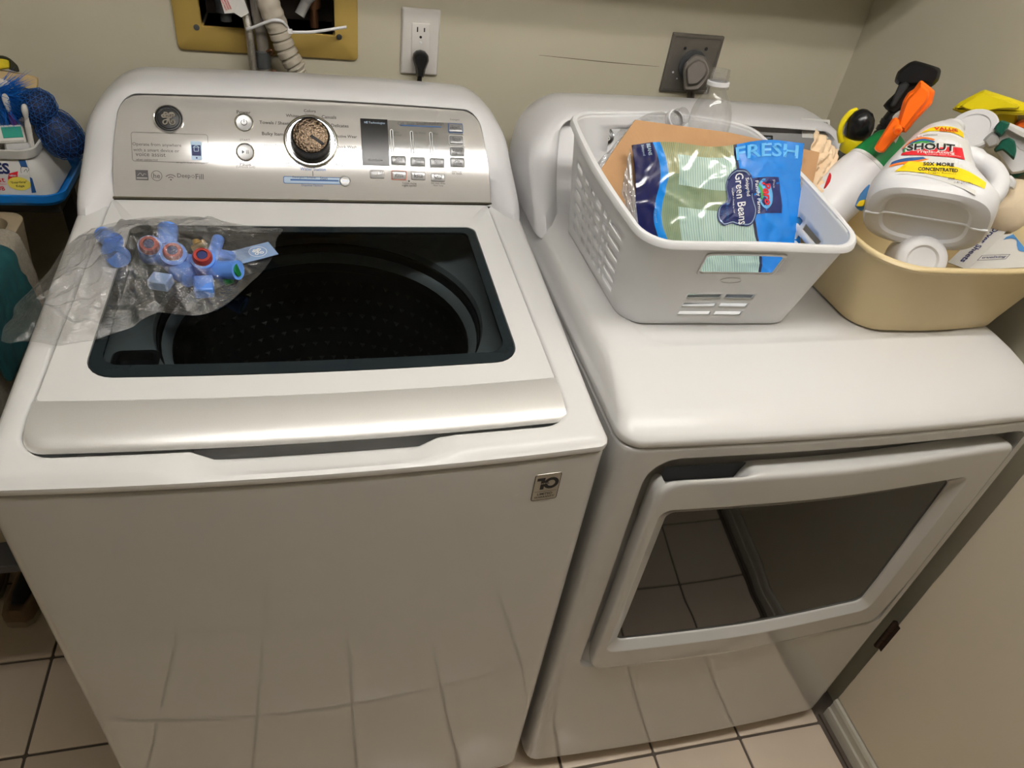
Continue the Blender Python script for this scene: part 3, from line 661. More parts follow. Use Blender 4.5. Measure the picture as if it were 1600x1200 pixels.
# door
ODX0, ODX1, ODZ0, ODZ1 = .069, .657, .378, .8560
def dedge(P): return P
def doutl(d): return rr(ODX0+d, ODX1-d, ODZ0+d, ODZ1-d, (.022, .020, .016, .034), 6, 60)
notch = lambda x: sst(.0835, .088, x)*(1-sst(.196, .2055, x))
def door_ring(d, y, cut=0.0, flat=0):
    out = []
    for x, z in doutl(d):
        rt = sst(.30, .655, x)
        yy = y-dbow(x)*1.15
        if flat: yy = y
        zz = z-cut*notch(x) if z > .80 else z
        out.append((x, yy+.010*rt*(1 if not flat else 0)+.004*(1-sst(.37, .55, z))*(1 if not flat else 0), zz))
    return out
wq = [ry(1043, 802, -.016), ry(1487, 761, -.01), ry(968, 1006, -.016), ry(1349, 946, -.008)]
wx0, wx1, wz0, wz1 = (wq[0].x+wq[2].x)/2, (wq[1].x+wq[3].x)/2, (wq[2].z+wq[3].z)/2, (wq[0].z+wq[1].z)/2
def win(d, y, r=.012, n=True):
    out = []
    for x, z in rr(wx0+d, wx1-d, wz0+d, wz1-d, r, 6, 60):
        rt = sst(.30, .655, x); out.append((x, y-dbow(x)*1.15+.010*rt+.004*(1-sst(.37, .55, z)), z))
    return out
door = mk('door', loft([door_ring(.006, .020, .028), door_ring(.001, .006, .026), door_ring(0, -.004, .018), door_ring(0, -.0095, .0045), door_ring(.0008, -.0125, .002), door_ring(.003, -.0148, .0008), door_ring(.007, -.0158, 0), door_ring(.010, -.016, 0), door_ring(.0125, -.016, 0),
                        win(-.0205, -.016, .020), win(-.0185, -.016, .019), win(-.0175, -.0157, .018), win(-.0165, -.0150, .017), win(-.0015, -.0068, .012), win(-.0003, -.0058, .012), win(.0003, -.0045, .012), win(.0008, .004, .012)], True, False), 'enamel', dy, angle=50)
def wgl(x, z): return (x, -.0030-dbow(x)*1.15+.010*sst(.30, .655, x)+.004*(1-sst(.37, .55, z)), z)
g = G2().rect(wx0, wx1, wz0, wz1, 48, 24); mk('window_glass', g.geo(wgl), 'doorglass', door, angle=180)
def inn(a, b, c, d_, r, k=-.0031): return [(x, k-dbow(x)*1.15+.010*sst(.30, .655, x)+.004*(1-sst(.37, .55, z)), z) for x, z in rr(wx0+a, wx1-b, wz0+c, wz1-d_, r, 8, 30)]
mk('pocket_shade', loft([[(x, .0125-dbow(x), z) for x in (.0845, .11, .14, .17, .2045)] for z in (.822, .8535)], closed=False), 'blackmat', door)  # black sheet standing in for the deep shade behind the handle notch
# console
DC = Console(DX0, DX1, .515, .9555, 1.0965, .006, .055, (.965, 1.04))
mk('console_hood', loft([DC.ring(.075, .030, .02), DC.ring(.056, .026, .02), DC.ring(.048, .006, .014), DC.ring(.042, .0015, .008), DC.ring(.030, .0, .004), DC.ring(.016, .003), DC.ring(.007, .009), DC.ring(.002, .019), DC.ring(0, .032), DC.ring(0, 0, 0, .700), DC.ring(.006, 0, 0, .732), DC.ring(.014, 0, 0, .7348)], True, True), 'hood', dy, angle=50)
def dP(x, v, off=0.): return Vector((x, DC.By+.016+v*COS-SIN*off, DC.Bz+v*SIN+COS*off))
def dpv(px, py):
    q = onp(px, py, (0, DC.By+.016, DC.Bz), (0, -SIN, COS)); return q.x, (q.z-DC.Bz)/SIN
ax, av = dpv(925, 233); bx, bv = dpv(1290, 232); cx_, cv = dpv(935, 195); ex_, ev_ = dpv(1195, 186)
dpan = mk('control_panel', loft([[dP(x, v, o_) for x, v in rr(ax, .640, .055, cv, .004, 3, 10)] for o_ in (-.004, .0004)], False, True), 'dryer_grey', dy)
lx_, lv_ = dpv(945, 213); lm = frame(dP(lx_, lv_, .0004), (0, -SIN, COS), (1, 0, 0))
le = mk('emblem', xf(lathe([(.0165, 0), (.0165, .0025), (.0155, .0035), (.0145, .003), (.001, .0032)], 32, False, True), lm), 'black', dpan)
mk('emblem_rim', xf(lathe([(.0166, .0008), (.0168, .0024), (.0158, .0038), (.0150, .0034)], 32, False, False), lm), 'chrome', le)
g = emblem(G2(), lx_, lv_, .0125); mk('monogram', g.geo(lambda x, y: dP(x, y, .0042)), 'chrome', le, smooth=False)
hx, hv = dpv(1190, 217)
dl = mk('display', loft([[dP(x, v, o_) for x, v in rr(hx-.020, hx+.024, hv-.03, hv+.007, .001, 2, 3)] for o_ in (.0004, .0010)], False, True), 'black', dpan)
g = G2(); g.text('HE Technologies', hx+.001, hv+.002, w=.037, bold=.01); mk('lettering', g.geo(lambda x, y: dP(x, y, .0013)), 'inkpale', dl, smooth=False)
sx, sv = dpv(1276, 200)
bl = mk('barcode_sticker', loft([[dP(x, v, o_) for x, v in rr(sx-.034, sx+.030, sv-.02, sv+.017, .001, 2, 4)] for o_ in (.0005, .0009)], False, True), 'sticker', dpan)
g = G2(); random.seed(3); x = sx-.028
while x < sx+.024:
    w_ = random.choice((.0006, .0006, .0011, .0016)); g.rect(x, x+w_, sv-.001, sv+.012); x += w_+random.choice((.0006, .0009, .0013))
g.text('FR 608513 G', sx-.018, sv-.004, w=.018); g.text('GTD84ECSN', sx+.012, sv-.0075, w=.02)
mk('lettering', g.geo(lambda x, y: dP(x, y, .0012)), 'ink', bl, smooth=False)

# ================================================================ LAUNDRY BASKET AND WHAT IS IN IT
BA = math.radians(-2.6); bxd = Vector((math.cos(BA), math.sin(BA), 0)); byd = Vector((-math.sin(BA), math.cos(BA), 0))
bo = (rz(978, 506, DZ)+rz(1230, 509, DZ))/2; bo.z = DZ+.0004
bk = thing('laundry_basket', 'white plastic laundry basket with slotted sides standing on the dryer', 'basket', m=Matrix.Translation(bo) @ Matrix.Rotation(BA, 4, 'Z'))
HB = .134; DB = .292
# outline half sizes by height: bottom (h=0) to rim (h=1)
def wall_pt(sd, u, h, off=0.):
    """sd 0 front, 1 right, 2 back, 3 left; u 0..1 along the side; h 0..1 up the wall"""
    f = .021*h+.006*math.sin(PI*min(1, h))*0
    x0, x1 = -HB-f*.9, HB+f*1.0; y0, y1 = .0-.044*h, DB+.020*h
    r = .035+.012*h
    P = {0: ((x0+r, y0), (x1-r, y0)), 1: ((x1, y0+r), (x1, y1-r)), 2: ((x1-r, y1), (x0+r, y1)), 3: ((x0, y1-r), (x0, y0+r))}[sd]
    x = P[0][0]+(P[1][0]-P[0][0])*u; y = P[0][1]+(P[1][1]-P[0][1])*u
    bul = .006*math.sin(PI*u)*h
    if sd == 0: y -= bul
    if sd == 1: x += bul
    if sd == 2: y += bul
    if sd == 3: x -= bul
    return x-.055*max(0, y), y, r, x0, x1, y0, y1
def rimz(x, y): return .158+.030*max(0, min(1, (y+.04)/.33))+.003*math.cos((x)*22)
def wz_(x, y, h): return .004+(rimz(x, y)-.004)*h
us = {0: [0, .07, .13, .175, .195, .21, .30, .40, .455, .485, .58, .67, .70, .715, .80, .9, 1], 2: [0, .1, .175, .21, .30, .40, .455, .485, .58, .70, .77, .885, 1]}
side_u = [0, .04, .08, .15, .22, .26, .31, .36, .40, .44, .48, .51, .55, .60, .64, .67, .70, .73, .80, .86, .92, .96, 1]
us[1] = [1-u for u in side_u[::-1]]; us[3] = side_u
hs = [0, .03, .07, .105, .165, .19, .215, .275, .30, .33, .39, .415, .45, .51, .535, .57, .63, .655, .69, .75, .80, .875, .92, .97, 1.0]
def is_slot(sd, u, h):
    if sd in (0, 2):
        if ((.195 < u < .715) if sd == 0 else (.30 < u < .885)) and (.655 < h < .875): return True
        for a, b in ((.105, .165), (.215, .275), (.33, .39)):
            if a < h < b and ((.21 < u < .455) or (.485 < u < .70)): return True
        return False
    v = 1-u if sd == 1 else u     # v: 1 near the front corner
    for a, b in ((.105, .165), (.215, .275), (.33, .39), (.45, .51), (.57, .63), (.69, .75)):
        if a < h < b and any(p < v < q for p, q in ((.08, .22), (.26, .36), (.40, .48), (.51, .60), (.64, .70), (.73, .92))): return True
    return False
rows = []; flags = []
for h in hs:
    row = []
    for sd in range(4):
        for u in us[sd]:
            x, y, *_ = wall_pt(sd, u, h); row.append((x, y, wz_(x, y, h)))
        x, y, r, x0, x1, y0, y1 = wall_pt(sd, 1, h)
        c = {0: (x1-r, y0+r, -PI/2), 1: (x1-r, y1-r, 0), 2: (x0+r, y1-r, PI/2), 3: (x0+r, y0+r, PI)}[sd]
        for j in range(1, 8):
            a = c[2]+PI/2*j/8; xx, yy = c[0]+r*math.cos(a), c[1]+r*math.sin(a); row.append((xx-.055*max(0, yy), yy, wz_(xx, yy, h)))
    rows.append(row)
cols = []
for sd in range(4):
    cols += [(sd, (us[sd][i]+us[sd][i+1])/2) for i in range(len(us[sd])-1)]+[None]*8
n = len(rows[0]); V = [p for r in rows for p in r]; F = []
for k in range(len(hs)-1):
    hm = (hs[k]+hs[k+1])/2
    for i in range(n):
        c = cols[i]
        if c and is_slot(c[0], c[1], hm): continue
        j = (i+1) % n; F.append((k*n+i, k*n+j, (k+1)*n+j, (k+1)*n+i))
wl = mk('wall', (V, F), 'basket', bk, local=True, angle=50)
sm = wl.modifiers.new('thickness', 'SOLIDIFY'); sm.thickness = .0028; sm.offset = 0
bt = rows[0]
mk('bottom', loft([[(p[0]*.97, (p[1]-DB/2)*.97+DB/2, .0) for p in bt], [(p[0]*.99, (p[1]-DB/2)*.99+DB/2, .001) for p in bt], [(p[0], p[1], .0045) for p in bt], [(p[0]*.98, (p[1]-DB/2)*.98+DB/2, .0055) for p in bt]], True, True), 'basket', bk, local=True)
rim = rows[-1]; rc = (0, DB/2)
def off(p, d, dz):
    v = Vector((p[0], p[1]-DB/2, 0)); v.normalize(); return (p[0]+v.x*d, p[1]+v.y*d, p[2]+dz)
mk('rim', loft([[off(p, -.002, -.001) for p in rim], [off(p, -.0015, .0015) for p in rim], [off(p, .001, .0028) for p in rim], [off(p, .006, .0022) for p in rim], [off(p, .0085, -.001) for p in rim], [off(p, .0088, -.006) for p in rim], [off(p, .0072, -.0062) for p in rim], [off(p, .0065, -.001) for p in rim]]), 'basket', bk, local=True)
hf = []
P_ = [(u, h) for u, h in rr(.195, .715, .655, .875, .03, 4, 8)]
def fw(u, h, o_=0):
    x, y, *_ = wall_pt(0, u, h); return (x, y-o_, wz_(x, y, h))
def grow(P, d):
    out = []
    for u, h in P: out.append((u+d*(1 if u > .45 else -1)*.5, h+d*(1 if h > .765 else -1)))
    return out
mk('handle_rim', loft([[fw(u, h, .0016) for u, h in grow(P_, -.012)], [fw(u, h, .0034) for u, h in P_], [fw(u, h, .0034) for u, h in grow(P_, .015)], [fw(u, h, .001) for u, h in grow(P_, .022)]]), 'basket', bk, local=True)
g = G2(); q = [(.45+.075*math.cos(t*PI/14), .565+.035*math.sin(t*PI/14)) for t in range(28)]; q2 = [(.45+.071*math.cos(t*PI/14), .565+.030*math.sin(t*PI/14)) for t in range(28)]
mk('oval_mark', loft([[fw(u, h, .0014) for u, h in q], [fw(u, h, .0022) for u, h in q], [fw(u, h, .0022) for u, h in q2], [fw(u, h, .0014) for u, h in q2]]), 'basket', bk, local=True)

# empty green bean bag leaning in the basket
by0 = .218; bz0_ = .975
bup = Vector((0, .528, .849)).normalized()
def bagp(px, py): return onp(px, py, (0, by0, bz0_), Vector((1, 0, 0)).cross(bup))
b_tl, b_tr = bagp(985, 227), bagp(1253, 222)
bag_w = (b_tr-b_tl).length; bdx = (b_tr-b_tl).normalized(); bag_n = bdx.cross(bup).normalized()
if bag_n.y > 0: bag_n = -bag_n
bdn = -(bup-bdx*bup.dot(bdx)).normalized(); bag_h = .212
bb_l, bb_r = bagp(1003, 366), bagp(1258, 372)
bagm = Matrix(((bdx.x, -bdn.x, bag_n.x, b_tl.x), (bdx.y, -bdn.y, bag_n.y, b_tl.y), (bdx.z, -bdn.z, bag_n.z, b_tl.z), (0, 0, 0, 1)))
bg = thing('green_bean_bag', 'empty printed plastic bag of green beans, blue and clear, lying in the laundry basket', 'food bag', m=bagm)
def bagS(u, v, o_=0.):
    """u 0..1 left to right, v 0 (bottom) .. 1 (top); local x, y, z of the bag"""
    x = u*bag_w; y = -(1-v)*bag_h
    x += (.004*math.sin(v*9)+(v-1)*-.018)*(1-u)*1.0 + .003*math.sin(v*14)*u
    y += .004*math.sin(u*10)*v
    z = .009*math.sin(PI*u)*math.sin(PI*min(1, v*1.05)) + .003*noise.noise((u*5, v*4, 1)) + .0011*noise.noise((u*14, v*9, 4)) + .0005*noise.noise((u*30, v*22, 7))
    cr = abs(noise.noise((u*6+v*3, v*5-u*2, 9))); z += .004*max(0, .12-cr)/.12*.5
    return Vector((x, y, z+o_))
m_, nt, b_ = _new('bean_bag_print'); N = nt.nodes; L = nt.links
b_.inputs['Roughness'].default_value = .18; b_.inputs['Specular IOR Level'].default_value = .6; b_.inputs['Coat Weight'].default_value = .6; b_.inputs['Coat Roughness'].default_value = .12
uvn = N.new('ShaderNodeUVMap'); sp_ = N.new('ShaderNodeSeparateXYZ'); L.new(uvn.outputs[0], sp_.inputs[0])
def mth(op, a, b=None, cl=False):
    n_ = N.new('ShaderNodeMath'); n_.operation = op; n_.use_clamp = cl
    for i, q in enumerate((a, b)):
        if q is None: continue
        if isinstance(q, (int, float)): n_.inputs[i].default_value = q
        else: L.new(q, n_.inputs[i])
    return n_.outputs[0]
U_, V_ = sp_.outputs[0], sp_.outputs[1]
def mixc(f, a, b):
    n_ = N.new('ShaderNodeMix'); n_.data_type = 'RGBA'; L.new(f, n_.inputs[0])
    for k, q in ((6, a), (7, b)):
        if isinstance(q, tuple): n_.inputs[k].default_value = (*q, 1)
        else: L.new(q, n_.inputs[k])
    return n_.outputs[2]
nzb = N.new('ShaderNodeTexNoise'); nzb.inputs['Scale'].default_value = 7; L.new(uvn.outputs[0], nzb.inputs['Vector'])
base = mixc(nzb.outputs['Fac'], rgb(92, 128, 108), rgb(150, 156, 120))
base = mixc(mth('GREATER_THAN', V_, .80), base, rgb(158, 158, 118))
stripe = mth('GREATER_THAN', mth('FRACT', mth('MULTIPLY', U_, 95)), .62)
top_or = mth('GREATER_THAN', V_, .60)
base = mixc(mth('MULTIPLY', stripe, .45), base, rgb(70, 104, 92))
pan1 = mth('MULTIPLY', mth('MULTIPLY', mth('GREATER_THAN', U_, .245), mth('LESS_THAN', V_, .925)), mth('GREATER_THAN', V_, mth('SUBTRACT', .76, mth('MULTIPLY', U_, .12))))
pan2 = mth('MULTIPLY', mth('GREATER_THAN', U_, .235), mth('LESS_THAN', V_, mth('SUBTRACT', .61, mth('MULTIPLY', U_, .10))))
panl = mth('MAXIMUM', pan1, pan2)
lines = mth('GREATER_THAN', mth('FRACT', mth('MULTIPLY', U_, 70)), .6)
pc = mixc(mth('MULTIPLY', lines, .5), rgb(178, 202, 190), rgb(96, 134, 140))
base = mixc(panl, base, pc)
edge = mth('ADD', .655, mth('MULTIPLY', .06, mth('SINE', mth('MULTIPLY', mth('ADD', V_, .15), 4.2))))
edge2 = mth('SUBTRACT', edge, .018)
base = mixc(mth('GREATER_THAN', U_, edge2), base, rgb(16, 22, 60))
base = mixc(mth('GREATER_THAN', U_, edge), base, rgb(8, 122, 214))
le_ = mth('ADD', .118, mth('MULTIPLY', .022, mth('SINE', mth('MULTIPLY', V_, 9.5))))
base = mixc(mth('LESS_THAN', U_, mth('ADD', le_, .042)), base, rgb(10, 124, 210))
base = mixc(mth('LESS_THAN', U_, le_), base, rgb(18, 24, 76))
L.new(base, b_.inputs['Base Color'])
NU, NV = 80, 60
gV = [bagS(i/NU, j/NV) for j in range(NV+1) for i in range(NU+1)]; gF = [(j*(NU+1)+i, j*(NU+1)+i+1, (j+1)*(NU+1)+i+1, (j+1)*(NU+1)+i) for j in range(NV) for i in range(NU)]
gU = [(i/NU, j/NV) for j in range(NV+1) for i in range(NU+1)]
fr = mk('front_film', (gV, gF), m_, bg, local=True, uv=gU, angle=180)
bV = [bagS(i/20, j/15)+Vector((0, 0, -.010*math.sin(PI*i/20)*math.sin(PI*j/15)-.0022)) for j in range(16) for i in range(21)]
mk('back_film', (bV, [(j*21+i, j*21+i+1, (j+1)*21+i+1, (j+1)*21+i) for j in range(15) for i in range(20)]), m_, bg, local=True, uv=[(i/20, j/15) for j in range(16) for i in range(21)], angle=180)
def bput(name, g, mt, off_=.0010): return mk(name, g.geo(lambda x, y: bagS(x/bag_w, 1+y/bag_h, off_)), mt, fr, local=True, smooth=False)
def bpx(px, py):
    q = bagm.inverted() @ onp(px, py, b_tl, bag_n); return q.x, q.y
mb = 1/1040
x, y = bpx(1196, 238); g = G2(); g.text('FRESH', x, y, w=108*mb, h=20*mb, bold=.02); bput('lettering', g, mat('fresh_print', rgb(90, 178, 236), .25, coat=.5))
x, y = bpx(1187, 308); g = G2(); g.rect(x-50*mb, x+33*mb, y-27*mb, y+26*mb, 10, 8); bput('navy_block', g, 'inknavy', .0008)
x, y = bpx(1145, 310)
S_ = lambda P, k=1.: [(x+px_*mb*k, y+py_*mb*k) for px_, py_ in P]
sh = smoothpath([(p[0], p[1], 0) for p in S_([(2, 44), (20, 40), (30, 24), (28, 0), (32, -24), (22, -42), (0, -40), (-12, -36), (-28, -38), (-36, -26), (-32, -10), (-18, 0), (-18, 22), (-10, 38), (2, 44)])], 5)[:-1]
sc = (sum(p.x for p in sh)/len(sh), sum(p.y for p in sh)/len(sh))
g = G2()
def fan(g, P, k, n=6):
    for a in range(n):
        A = [(sc[0]+(p.x-sc[0])*k*a/n, sc[1]+(p.y-sc[1])*k*a/n) for p in P]; B = [(sc[0]+(p.x-sc[0])*k*(a+1)/n, sc[1]+(p.y-sc[1])*k*(a+1)/n) for p in P]; g.ring(A, B)
fan(g, sh, 1.0); bput('label_shape', g, 'inknavy', .0012)
g = G2(); g.ring([(sc[0]+(p.x-sc[0])*.95, sc[1]+(p.y-sc[1])*.95) for p in sh], [(sc[0]+(p.x-sc[0])*.91, sc[1]+(p.y-sc[1])*.91) for p in sh]); bput('label_outline', g, 'inkpale', .0015)
g = G2(); R9 = -PI/2
g.text('Green Beans', x+6*mb, y-1*mb, w=76*mb, h=15*mb, rot=R9, bold=.01); g.text('Snipped', x+19*mb, y+15*mb, w=27*mb, rot=R9, bold=.01); g.text('Washed & Ready to Use', x-8*mb, y-2*mb, w=38*mb, rot=R9); bput('lettering', g, 'inkwhite', .0018)
g = G2(); g.text('Recipes', x-20*mb, y-18*mb, w=26*mb, rot=R9, bold=.01); g.text('by', x-28*mb, y-20*mb, w=8*mb, rot=R9); bput('lettering', g, 'inkblue', .0018)
x, y = bpx(1190, 306)
g = G2(); g.disc(x, y, 22*mb, 26, .0+1.0); g.V = [(x+(a-x)*.62, b) for a, b in g.V]; bput('brand_oval', g, mat('oval_blue', rgb(100, 170, 220), .3), .0013)
g = G2(); g.text('Pero', x+3*mb, y, w=34*mb, h=16*mb, rot=R9, bold=.03, shear=.25); bput('lettering', g, 'inkred', .0018)
g = G2(); g.text('Family Farms', x-14*mb, y-4*mb, w=48*mb, h=7*mb, rot=R9, bold=.01); g.text('Since', x+18*mb, y+14*mb, w=12*mb, rot=R9); bput('lettering', g, 'inkwhite', .0018)
g = G2(); g.stroke([(x-10*mb, y+14*mb), (x-6*mb, y+4*mb), (x-9*mb, y-8*mb)], 5*mb, 4, True); bput('leaf_print', g, 'inkgreen', .0016)
x, y = bpx(1011, 237); g = G2(); g.text('BEANS', x, y, w=16*mb, h=6*mb, rot=R9, bold=.02); g.text('Snipped', x-10*mb, y, w=15*mb, h=5*mb, rot=R9); x, y = bpx(1018, 335); g.text('Keep refrigerated', x, y, w=28*mb, rot=R9); bput('lettering', g, 'inkpale', .0012)

# brown cardboard sheet behind the bag
cpl = b_tl-bag_n*.016+Vector((0, .006, 0)); 
def cpx(px, py): return onp(px, py, cpl, bag_n)
cq = [cpx(993, 187), cpx(932, 277), None, cpx(1278, 240)]
cdn = (cq[1]-cq[0]).normalized()
cq[2] = cpx(1262, 318)
cb = [cq[0], cpx(1140, 207), cpx(1281, 238), cpx(1271, 285), cpx(1262, 330)]+[cpx(1210, 395), cpx(1040, 395), cpx(1003, 362), cpx(962, 318), cpx(931, 277), cpx(962, 230)]
cbm = frame(cq[0], -bag_n*-1, (1, 0, 0))
cvi = cbm.inverted(); cl2 = [(cvi @ p).xy for p in cb]
ct = thing('cardboard_sheet', 'flat brown cardboard sheet standing in the laundry basket behind the bean bag', 'cardboard', m=cbm)
mk('sheet', prism([(p.x, p.y) for p in cl2], -.0026, .0, .0005), 'card', ct, local=True, angle=30)

# clear bottles
def bottle_prof(h, r, nr=.0135):
    s_ = h-.032
    return [(r*.45, .006), (r*.80, .001), (r*.95, .006), (r, .016), (r*.985, .030), (r*1.0, .034), (r*.985, .038), (r*.985, s_*.42), (r*.955, s_*.45), (r*.985, s_*.48), (r*.985, s_-.05), (r, s_-.044), (r*.985, s_-.036), (r*.93, s_-.026), (r*.80, s_-.014), (r*.62, s_-.006), (nr*1.12, s_), (nr*1.0, h-.026)]
def neck_prof(h, nr=.0135): return [(nr, h-.026), (nr*1.25, h-.0255), (nr*1.25, h-.0235), (nr, h-.023), (nr, h-.016), (nr*1.1, h-.0145), (nr, h-.013), (nr, h-.0105), (nr*1.1, h-.009), (nr, h-.0075), (nr, h), (nr*.85, h), (nr*.85, h-.026)]
def pet(label, m, h, r, nr=.0135, g_='empty clear bottles in the basket'):
    t = thing('plastic_bottle', label, 'bottle', m=m)
    mk('body', lathe(bottle_prof(h, r, nr), 40, True, False), 'clearpet', t, local=True, angle=60)
    mk('neck', lathe(neck_prof(h, nr), 32, False, False), 'clearpet', t, local=True, angle=40)
    mk('ring', lathe([(nr*1.02, h-.0225), (nr*1.2, h-.022), (nr*1.2, h-.0165), (nr*1.02, h-.0162)], 32, False, False), 'hdpe', t, local=True)
    return t
nk = ry(1127, 108, .415); lo = ry(1103, 215, .405)
axb = (nk-lo).normalized(); hh = .265
pet('uncapped clear bottle standing upright, its neck in front of the grey plug', frame(nk-axb*hh, axb, (1, 0, 0)), hh, .0315, .0135)
nk2 = ry(1069, 180, .420); lo2 = ry(1028, 200, .462); ax2 = (nk2-lo2).normalized()
pet('open clear bottle lying on its side behind the cardboard sheet', frame(nk2-ax2*.135, ax2, (0, 0, 1)), .135, .027, .0125)
# clear wrap and a white tray corner at the left of the basket
def sheet(name, label, cat, pts, mt, thick=.0006, wav=.004):
    A, B, C_, D_ = [Vector(p) for p in pts]; t = thing(name, label, cat, A); NN = 26
    V = []; nn = (B-A).cross(D_-A).normalized()
    for j in range(NN+1):
        for i in range(NN+1):
            u, v = i/NN, j/NN; p = A.lerp(B, u).lerp(D_.lerp(C_, u), v)
            z = wav*(noise.noise((u*5+A.x*9, v*6, 2))+.6*abs(noise.noise((u*11, v*9, 5)))-.3*abs(noise.noise((u*7+v*12, v*3, 8))))
            V.append(p+nn*z)
    F = [(j*(NN+1)+i, j*(NN+1)+i+1, (j+1)*(NN+1)+i+1, (j+1)*(NN+1)+i) for j in range(NN) for i in range(NN)]
    o = mk('film', (V, F), mt, t, angle=180); md = o.modifiers.new('thickness', 'SOLIDIFY'); md.thickness = thick
    return t
sheet('clear_wrap', 'crumpled clear plastic wrap at the left side inside the basket', 'plastic wrap', [ry(982, 201, .392), ry(992, 214, .388), ry(940, 274, .350), ry(932, 256, .356)], 'wrap', .0006, .004)
sheet('clear_wrap', 'clear film edge sticking out between the bean bag and the cardboard', 'plastic wrap', [ry(984, 232, .324), ry(998, 358, .248), ry(984, 342, .258), ry(971, 298, .296)], 'wrap', .0006, .004)
sheet('white_scrap', 'small white plastic scrap peeking over the left rim of the basket', 'scrap', [ry(923, 257, .362), ry(930, 249, .362), ry(938, 264, .352), ry(934, 275, .346)], 'hdpe', .0015, .006)

# ================================================================ DISHPAN OF CLEANING SUPPLIES
def vframe(px, py):
    f = ray(px, py).normalized(); r = (CR-f*CR.dot(f)).normalized(); return r, r.cross(f), f
def rotax(r, u, deg):   # turn an image-plane frame clockwise
    a = math.radians(deg); return r*math.cos(a)-u*math.sin(a), u*math.cos(a)+r*math.sin(a)
pan_ = thing('dishpan', 'cream plastic dishpan full of cleaning bottles on the dryer', 'dishpan', (.565, .27, DZ))
def pring(z, d, r=.05, bow=.012):
    x0, x1, y0, y1 = .428-d*.9, .706+d*.9, .158-d, .392+d*.9; P = rr(x0, x1, y0, y1, r, 8, 16); out = []
    for x, y in P:
        b = bow*(1-((x-(x0+x1)/2)/((x1-x0)/2))**2); yy = y-b if y < .25 else y+b*.5
        out.append((x, yy, z))
    return out
HP = .135
prof = [(0, -.022, .03), (.0015, -.006, .04), (.006, -.001, .045), (.02, .003, .05), (.06, .014, .053), (.10, .025, .056), (.122, .032, .058), (.126, .0335, .058), (.1285, .040, .06), (.132, .0415, .06), (.1355, .0395, .06), (.1365, .036, .058), (.1345, .0315, .058), (.10, .022, .055), (.05, .008, .05), (.008, -.006, .042), (.005, -.02, .03)]
mk('body', loft([pring(DZ+.0004+z, d, r) for z, d, r in prof], True, True), 'bin', pan_, angle=60)

# ---- white refill jug lying tilted, its bottom to the viewer
jr, ju, jf = vframe(1450, 300); jw, jv = rotax(jr, ju, 9)
PH = math.radians(46)
ja = (jv*math.cos(PH)+jf*math.sin(PH)).normalized(); jt = (jv*math.sin(PH)-jf*math.cos(PH)).normalized()
jo = ry(1440, 345, .180)
jm = Matrix(((jw.x, jt.x, ja.x, jo.x), (jw.y, jt.y, ja.y, jo.y), (jw.z, jt.z, ja.z, jo.z), (0, 0, 0, 1)))   # local x = width, y = label side, z = bottom to top
jug = thing('detergent_jug', 'white plastic stain remover refill jug with a colourful label lying on the full dishpan', 'jug', m=jm)
def lerpt(tb, a):
    for i in range(len(tb)-1):
        if a <= tb[i+1][0]:
            t = max(0, (a-tb[i][0])/(tb[i+1][0]-tb[i][0])); return [p+(q-p)*t for p, q in zip(tb[i][1:], tb[i+1][1:])]
    return list(tb[-1][1:])
JT = [(0, .003, .0800, .058, 3.2), (.030, .003, .0815, .060, 3.3), (.070, -.0085, .0600, .059, 3.0), (.100, -.0090, .0495, .055, 2.9), (.130, -.0085, .0410, .048, 2.7), (.155, -.0080, .0325, .038, 2.5), (.174, -.0045, .0240, .027, 2.2), (.184, -.001, .0180, .0190, 2.0), (.190, .001, .0175, .0180, 2.0)]
def jring(a, ins=0.):
    c, hw, ht, n_ = lerpt(JT, a); hw -= ins; ht -= ins; P = []
    for k in range(64):
        th = 2*PI*k/64; cs, sn = math.cos(th), math.sin(th)
        P.append((c+hw*math.copysign(abs(cs)**(2/n_), cs), ht*math.copysign(abs(sn)**(2/n_), sn), a))
    return P
def jpt(wd, a, o_=0.):
    c, hw, ht, n_ = lerpt(JT, a); q = min(.999, abs((wd-c)/hw)); return Vector((wd, ht*(1-q**n_)**(1/n_)+o_, a))
rings = [[(p[0]*k, p[1]*k, p[2]+z) for p in jring(0, i_)] for k, z, i_ in ((.40, .0060, .0), (.60, .0060, .0), (.655, .0054, .0), (.70, .0014, .0), (.76, .0006, .0))]+[jring(.0, .011), [(x, y, z+.003) for x, y, z in jring(0, .004)], [(x, y, z+.009) for x, y, z in jring(0, .0005)]]+[jring(.014+.176*i/32) for i in range(33)]
mk('body', loft(rings, True, True), 'hdpe', jug, local=True, angle=32)
mk('mould_seam', tube([(-.074+.154*i/28, .0, .0006+.0052*sst(-.058, -.050, -.074+.154*i/28)*(1-sst(.054, .062, -.074+.154*i/28))) for i in range(29)], .0018, 8), 'hdpe', jug, local=True)
hp = smoothpath([(.050, -.004, .045), (.072, -.004, .062), (.0795, -.004, .088), (.072, -.004, .114), (.050, -.004, .132), (.012, -.004, .143)], 6)
mk('handle', tube(hp, [.020]*3+[.016]*3+[.0115]*(len(hp)-12)+[.014]*6, 16, True, (1.15, 1.25)), 'hdpe', jug, local=True)
jmi = jm.inverted()
def jpx(px, py):
    q = jmi @ onp(px, py, jo+jt*.052, jt); return q.x, q.z
def jput(name, g, mt, o_=.0008): return mk(name, g.geo(lambda x, y: jpt(x, y, o_)), mt, jug, local=True, smooth=False)
